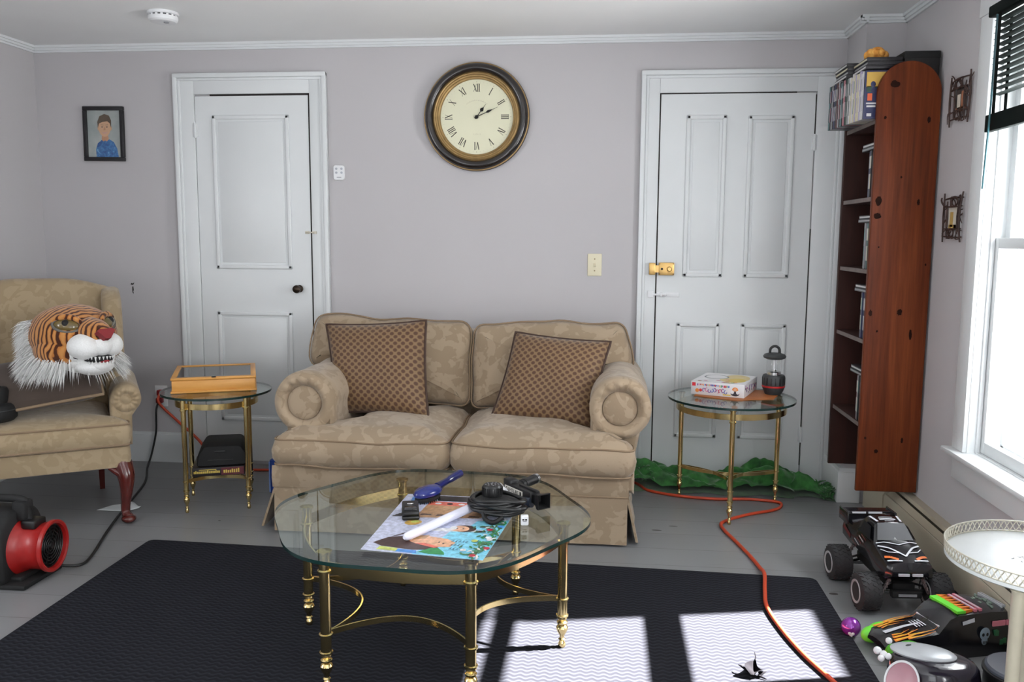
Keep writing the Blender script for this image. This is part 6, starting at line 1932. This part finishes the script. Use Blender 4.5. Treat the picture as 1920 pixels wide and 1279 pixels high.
# wound black cable with a capped reel
cb = thing('cable_bundle', 'bundle of wound black cable with ribbed round cap beside the toy sword', 'cable', (-0.300, 2.470, CZ + 0.020), math.radians(-10))
b = MB()
rnd = random.Random(8)
for i in range(9):
    r0 = 0.062 + 0.006 * rnd.random()
    z = 0.006 + 0.0042 * i
    pts = []
    for k in range(36):
        a = 2 * PI * k / 36
        rr = r0 + 0.005 * math.sin(3 * a + i) + 0.002 * rnd.random()
        pts.append((1.22 * rr * math.cos(a), 0.80 * rr * math.sin(a), z + 0.004 * math.sin(2 * a + i * 1.3)))
    b.tube(pts, 0.0062, 7, closed=True)
b.build('coils', BLACK, cb, 60)
b = MB().puff(ell(0, 0, 0.068, 0.044, 40), [(0.01, 0.002), (0.0, 0.008), (0.0, 0.034), (0.01, 0.040)])
b.tube(catmull([(-0.03, -0.048, 0.010), (-0.015, -0.070, -0.006), (0.01, -0.074, -0.012), (0.035, -0.058, 0.0)], 6), 0.007, 8)
b.build('core', MATTE, cb, 45)
b = MB().lathe([(0.029, 0.036), (0.031, 0.044), (0.030, 0.068), (0.026, 0.074), (0.0, 0.075)], 36, 0, T(-0.022, 0.020, 0))
for k in range(24):
    A = T(-0.022, 0.020, 0) @ Matrix.Rotation(2 * PI * k / 24, 4, 'Z')
    b.box((0.0305, 0, 0.056), (0.003, 0.004, 0.022), 0, A)
for k in range(14):
    a = k * 2.4
    b.box((-0.022 + 0.006 * math.sqrt(k) * math.cos(a), 0.020 + 0.006 * math.sqrt(k) * math.sin(a), 0.0752), (0.0035, 0.0018, 0.0008), 1, Matrix.Identity(4))
b.build('cap', [BLACK, SILV], cb, 40)
# black toy blaster
bl_ = thing('toy_blaster', 'black plastic toy blaster with pale label strip at the right of the coffee table', 'toy', (-0.232, 2.605, CZ), math.radians(-50))
MB().bx(-0.085, 0.062, -0.020, 0.020, 0.020, 0.056, bevel=0.006).bx(-0.095, -0.050, -0.017, 0.017, 0.030, 0.066, bevel=0.005).bx(-0.02, 0.075, -0.006, 0.006, 0.055, 0.062, bevel=0.002).build('body', BLACK, bl_)
b = MB().lathe([(0.018, 0.055), (0.019, 0.070), (0.023, 0.084), (0.031, 0.096), (0.033, 0.108), (0.030, 0.108), (0.020, 0.090), (0.016, 0.075)], 4, 0, T(0, 0, 0.036) @ AX @ Matrix.Rotation(PI / 4, 4, 'Z'))
b.build('nozzle', BLACK, bl_, 20)
MB().tube([(0.060, -0.012, 0.024), (0.020, -0.030, 0.018), (-0.020, -0.042, 0.016)], [0.017, 0.016, 0.014], 20).build('grip', plain('navy_grip', rgb(36, 44, 58), 0.3), bl_, 50)
MB().bx(-0.078, 0.020, -0.0212, -0.0195, 0.030, 0.048, bevel=0.0005).build('label_strip', plain('silver_label', rgb(196, 192, 182), 0.45), bl_)
b = MB()
for k in range(7):
    x = -0.070 + k * 0.0105
    b.bx(x, x + 0.0018, -0.0217, -0.0205, 0.0335, 0.0445).bx(x, x + 0.0065, -0.0217, -0.0205, (0.043, 0.0335, 0.038)[k % 3], (0.0445, 0.035, 0.0395)[k % 3])
    if k % 2:
        b.bx(x + 0.005, x + 0.0065, -0.0217, -0.0205, 0.0335, 0.0445)
b.bx(0.006, 0.015, -0.0217, -0.0205, 0.033, 0.045)
b.build('label_lettering', INK, bl_, 0)
MB().bx(-0.066, -0.038, -0.030, -0.018, 0.008, 0.022, bevel=0.005).tube([(-0.110, -0.022, 0.034), (-0.060, -0.030, 0.028)], [0.012, 0.010], 16).build('white_clip', WPLAS, bl_, 45)
# small white cube, flip phone, blue brush
wc = thing('white_cube', 'small white plastic cube with dark print near the right rim of the coffee table', 'cube', (-0.2125, 2.412, CZ - 0.001), math.radians(8))
MB().bx(-0.0115, 0.0115, -0.009, 0.009, 0, 0.030, bevel=0.004).build('body', WPLAS, wc)
MB().bx(-0.007, -0.001, -0.0093, -0.0085, 0.016, 0.021).bx(0.001, 0.007, -0.0093, -0.0085, 0.016, 0.021).bx(-0.006, 0.006, -0.0093, -0.0085, 0.012, 0.0135).build('print', INK, wc, 0)
fp = thing('flip_phone', 'black folded flip phone lying on the poster at the left', 'phone', (-0.563, 2.455, CZ + 0.001), math.radians(14))
MB().bx(-0.026, 0.026, -0.055, 0.050, 0.000, 0.013, bevel=0.005).build('lower_half', BLACK, fp)
MB().box((0, -0.002, 0.0225), (0.050, 0.102, 0.012), 0, Matrix.Rotation(0.06, 4, 'X'), 0.005).build('upper_half', BLACK, fp)
MB().tube([(-0.024, 0.052, 0.015), (0.024, 0.052, 0.015)], 0.009, 16).build('hinge', DKGREY, fp)
MB().puff(ell(0, 0.018, 0.010, 0.005, 20), [(0, 0.0275), (0.001, 0.0305)]).build('emblem', STEEL, fp)
MB().bx(-0.018, 0.018, -0.040, 0.004, 0.0268, 0.0287, bevel=0.001).build('outer_screen', plain('dark_screen', rgb(30, 32, 36), 0.1), fp)
hb = thing('hairbrush', 'blue hairbrush with black bristles lying bristles-down at the back of the coffee table', 'hairbrush', (-0.545, 2.590, CZ), math.radians(-26))
BLU = plain('royal_blue_plastic', rgb(24, 38, 112), 0.25, coat=0.3)
MB().puff(ell(0, 0.012, 0.036, 0.060, 36), [(0.014, 0.0), (0.004, 0.004), (0.0, 0.012), (0.006, 0.022), (0.016, 0.027), ((0.02, 0.4), 0.030), ((0.02, 0.05), 0.031)], 0, T(0, 0, 0.018)).build('head', BLU, hb, 60)
b = MB()
for i in range(-3, 4):
    for j in range(-5, 6):
        x, y = i * 0.0085, 0.012 + j * 0.0098
        if (x / 0.031) ** 2 + ((y - 0.012) / 0.055) ** 2 < 1:
            b.tube([(x, y, 0.020), (x * 1.06, y, 0.0005)], [0.0016, 0.0010], 5)
b.puff(ell(0, 0.012, 0.031, 0.054, 30), [(0.003, 0.006), (0.0, 0.012), (0.0, 0.019)])
b.build('bristles', MATTE, hb, 40)
MB().tube(catmull([(0, 0.062, 0.032), (0, 0.085, 0.036), (0, 0.115, 0.040), (0, 0.165, 0.046), (0, 0.190, 0.048)], 6), [0.015 - 0.004 * math.sin(PI * i / 24) if i < 14 else 0.0125 + 0.001 * (i - 14) / 10 for i in range(25)], 18).build('handle', plain('navy_handle', rgb(24, 28, 84), 0.22, coat=0.4), hb, 60)
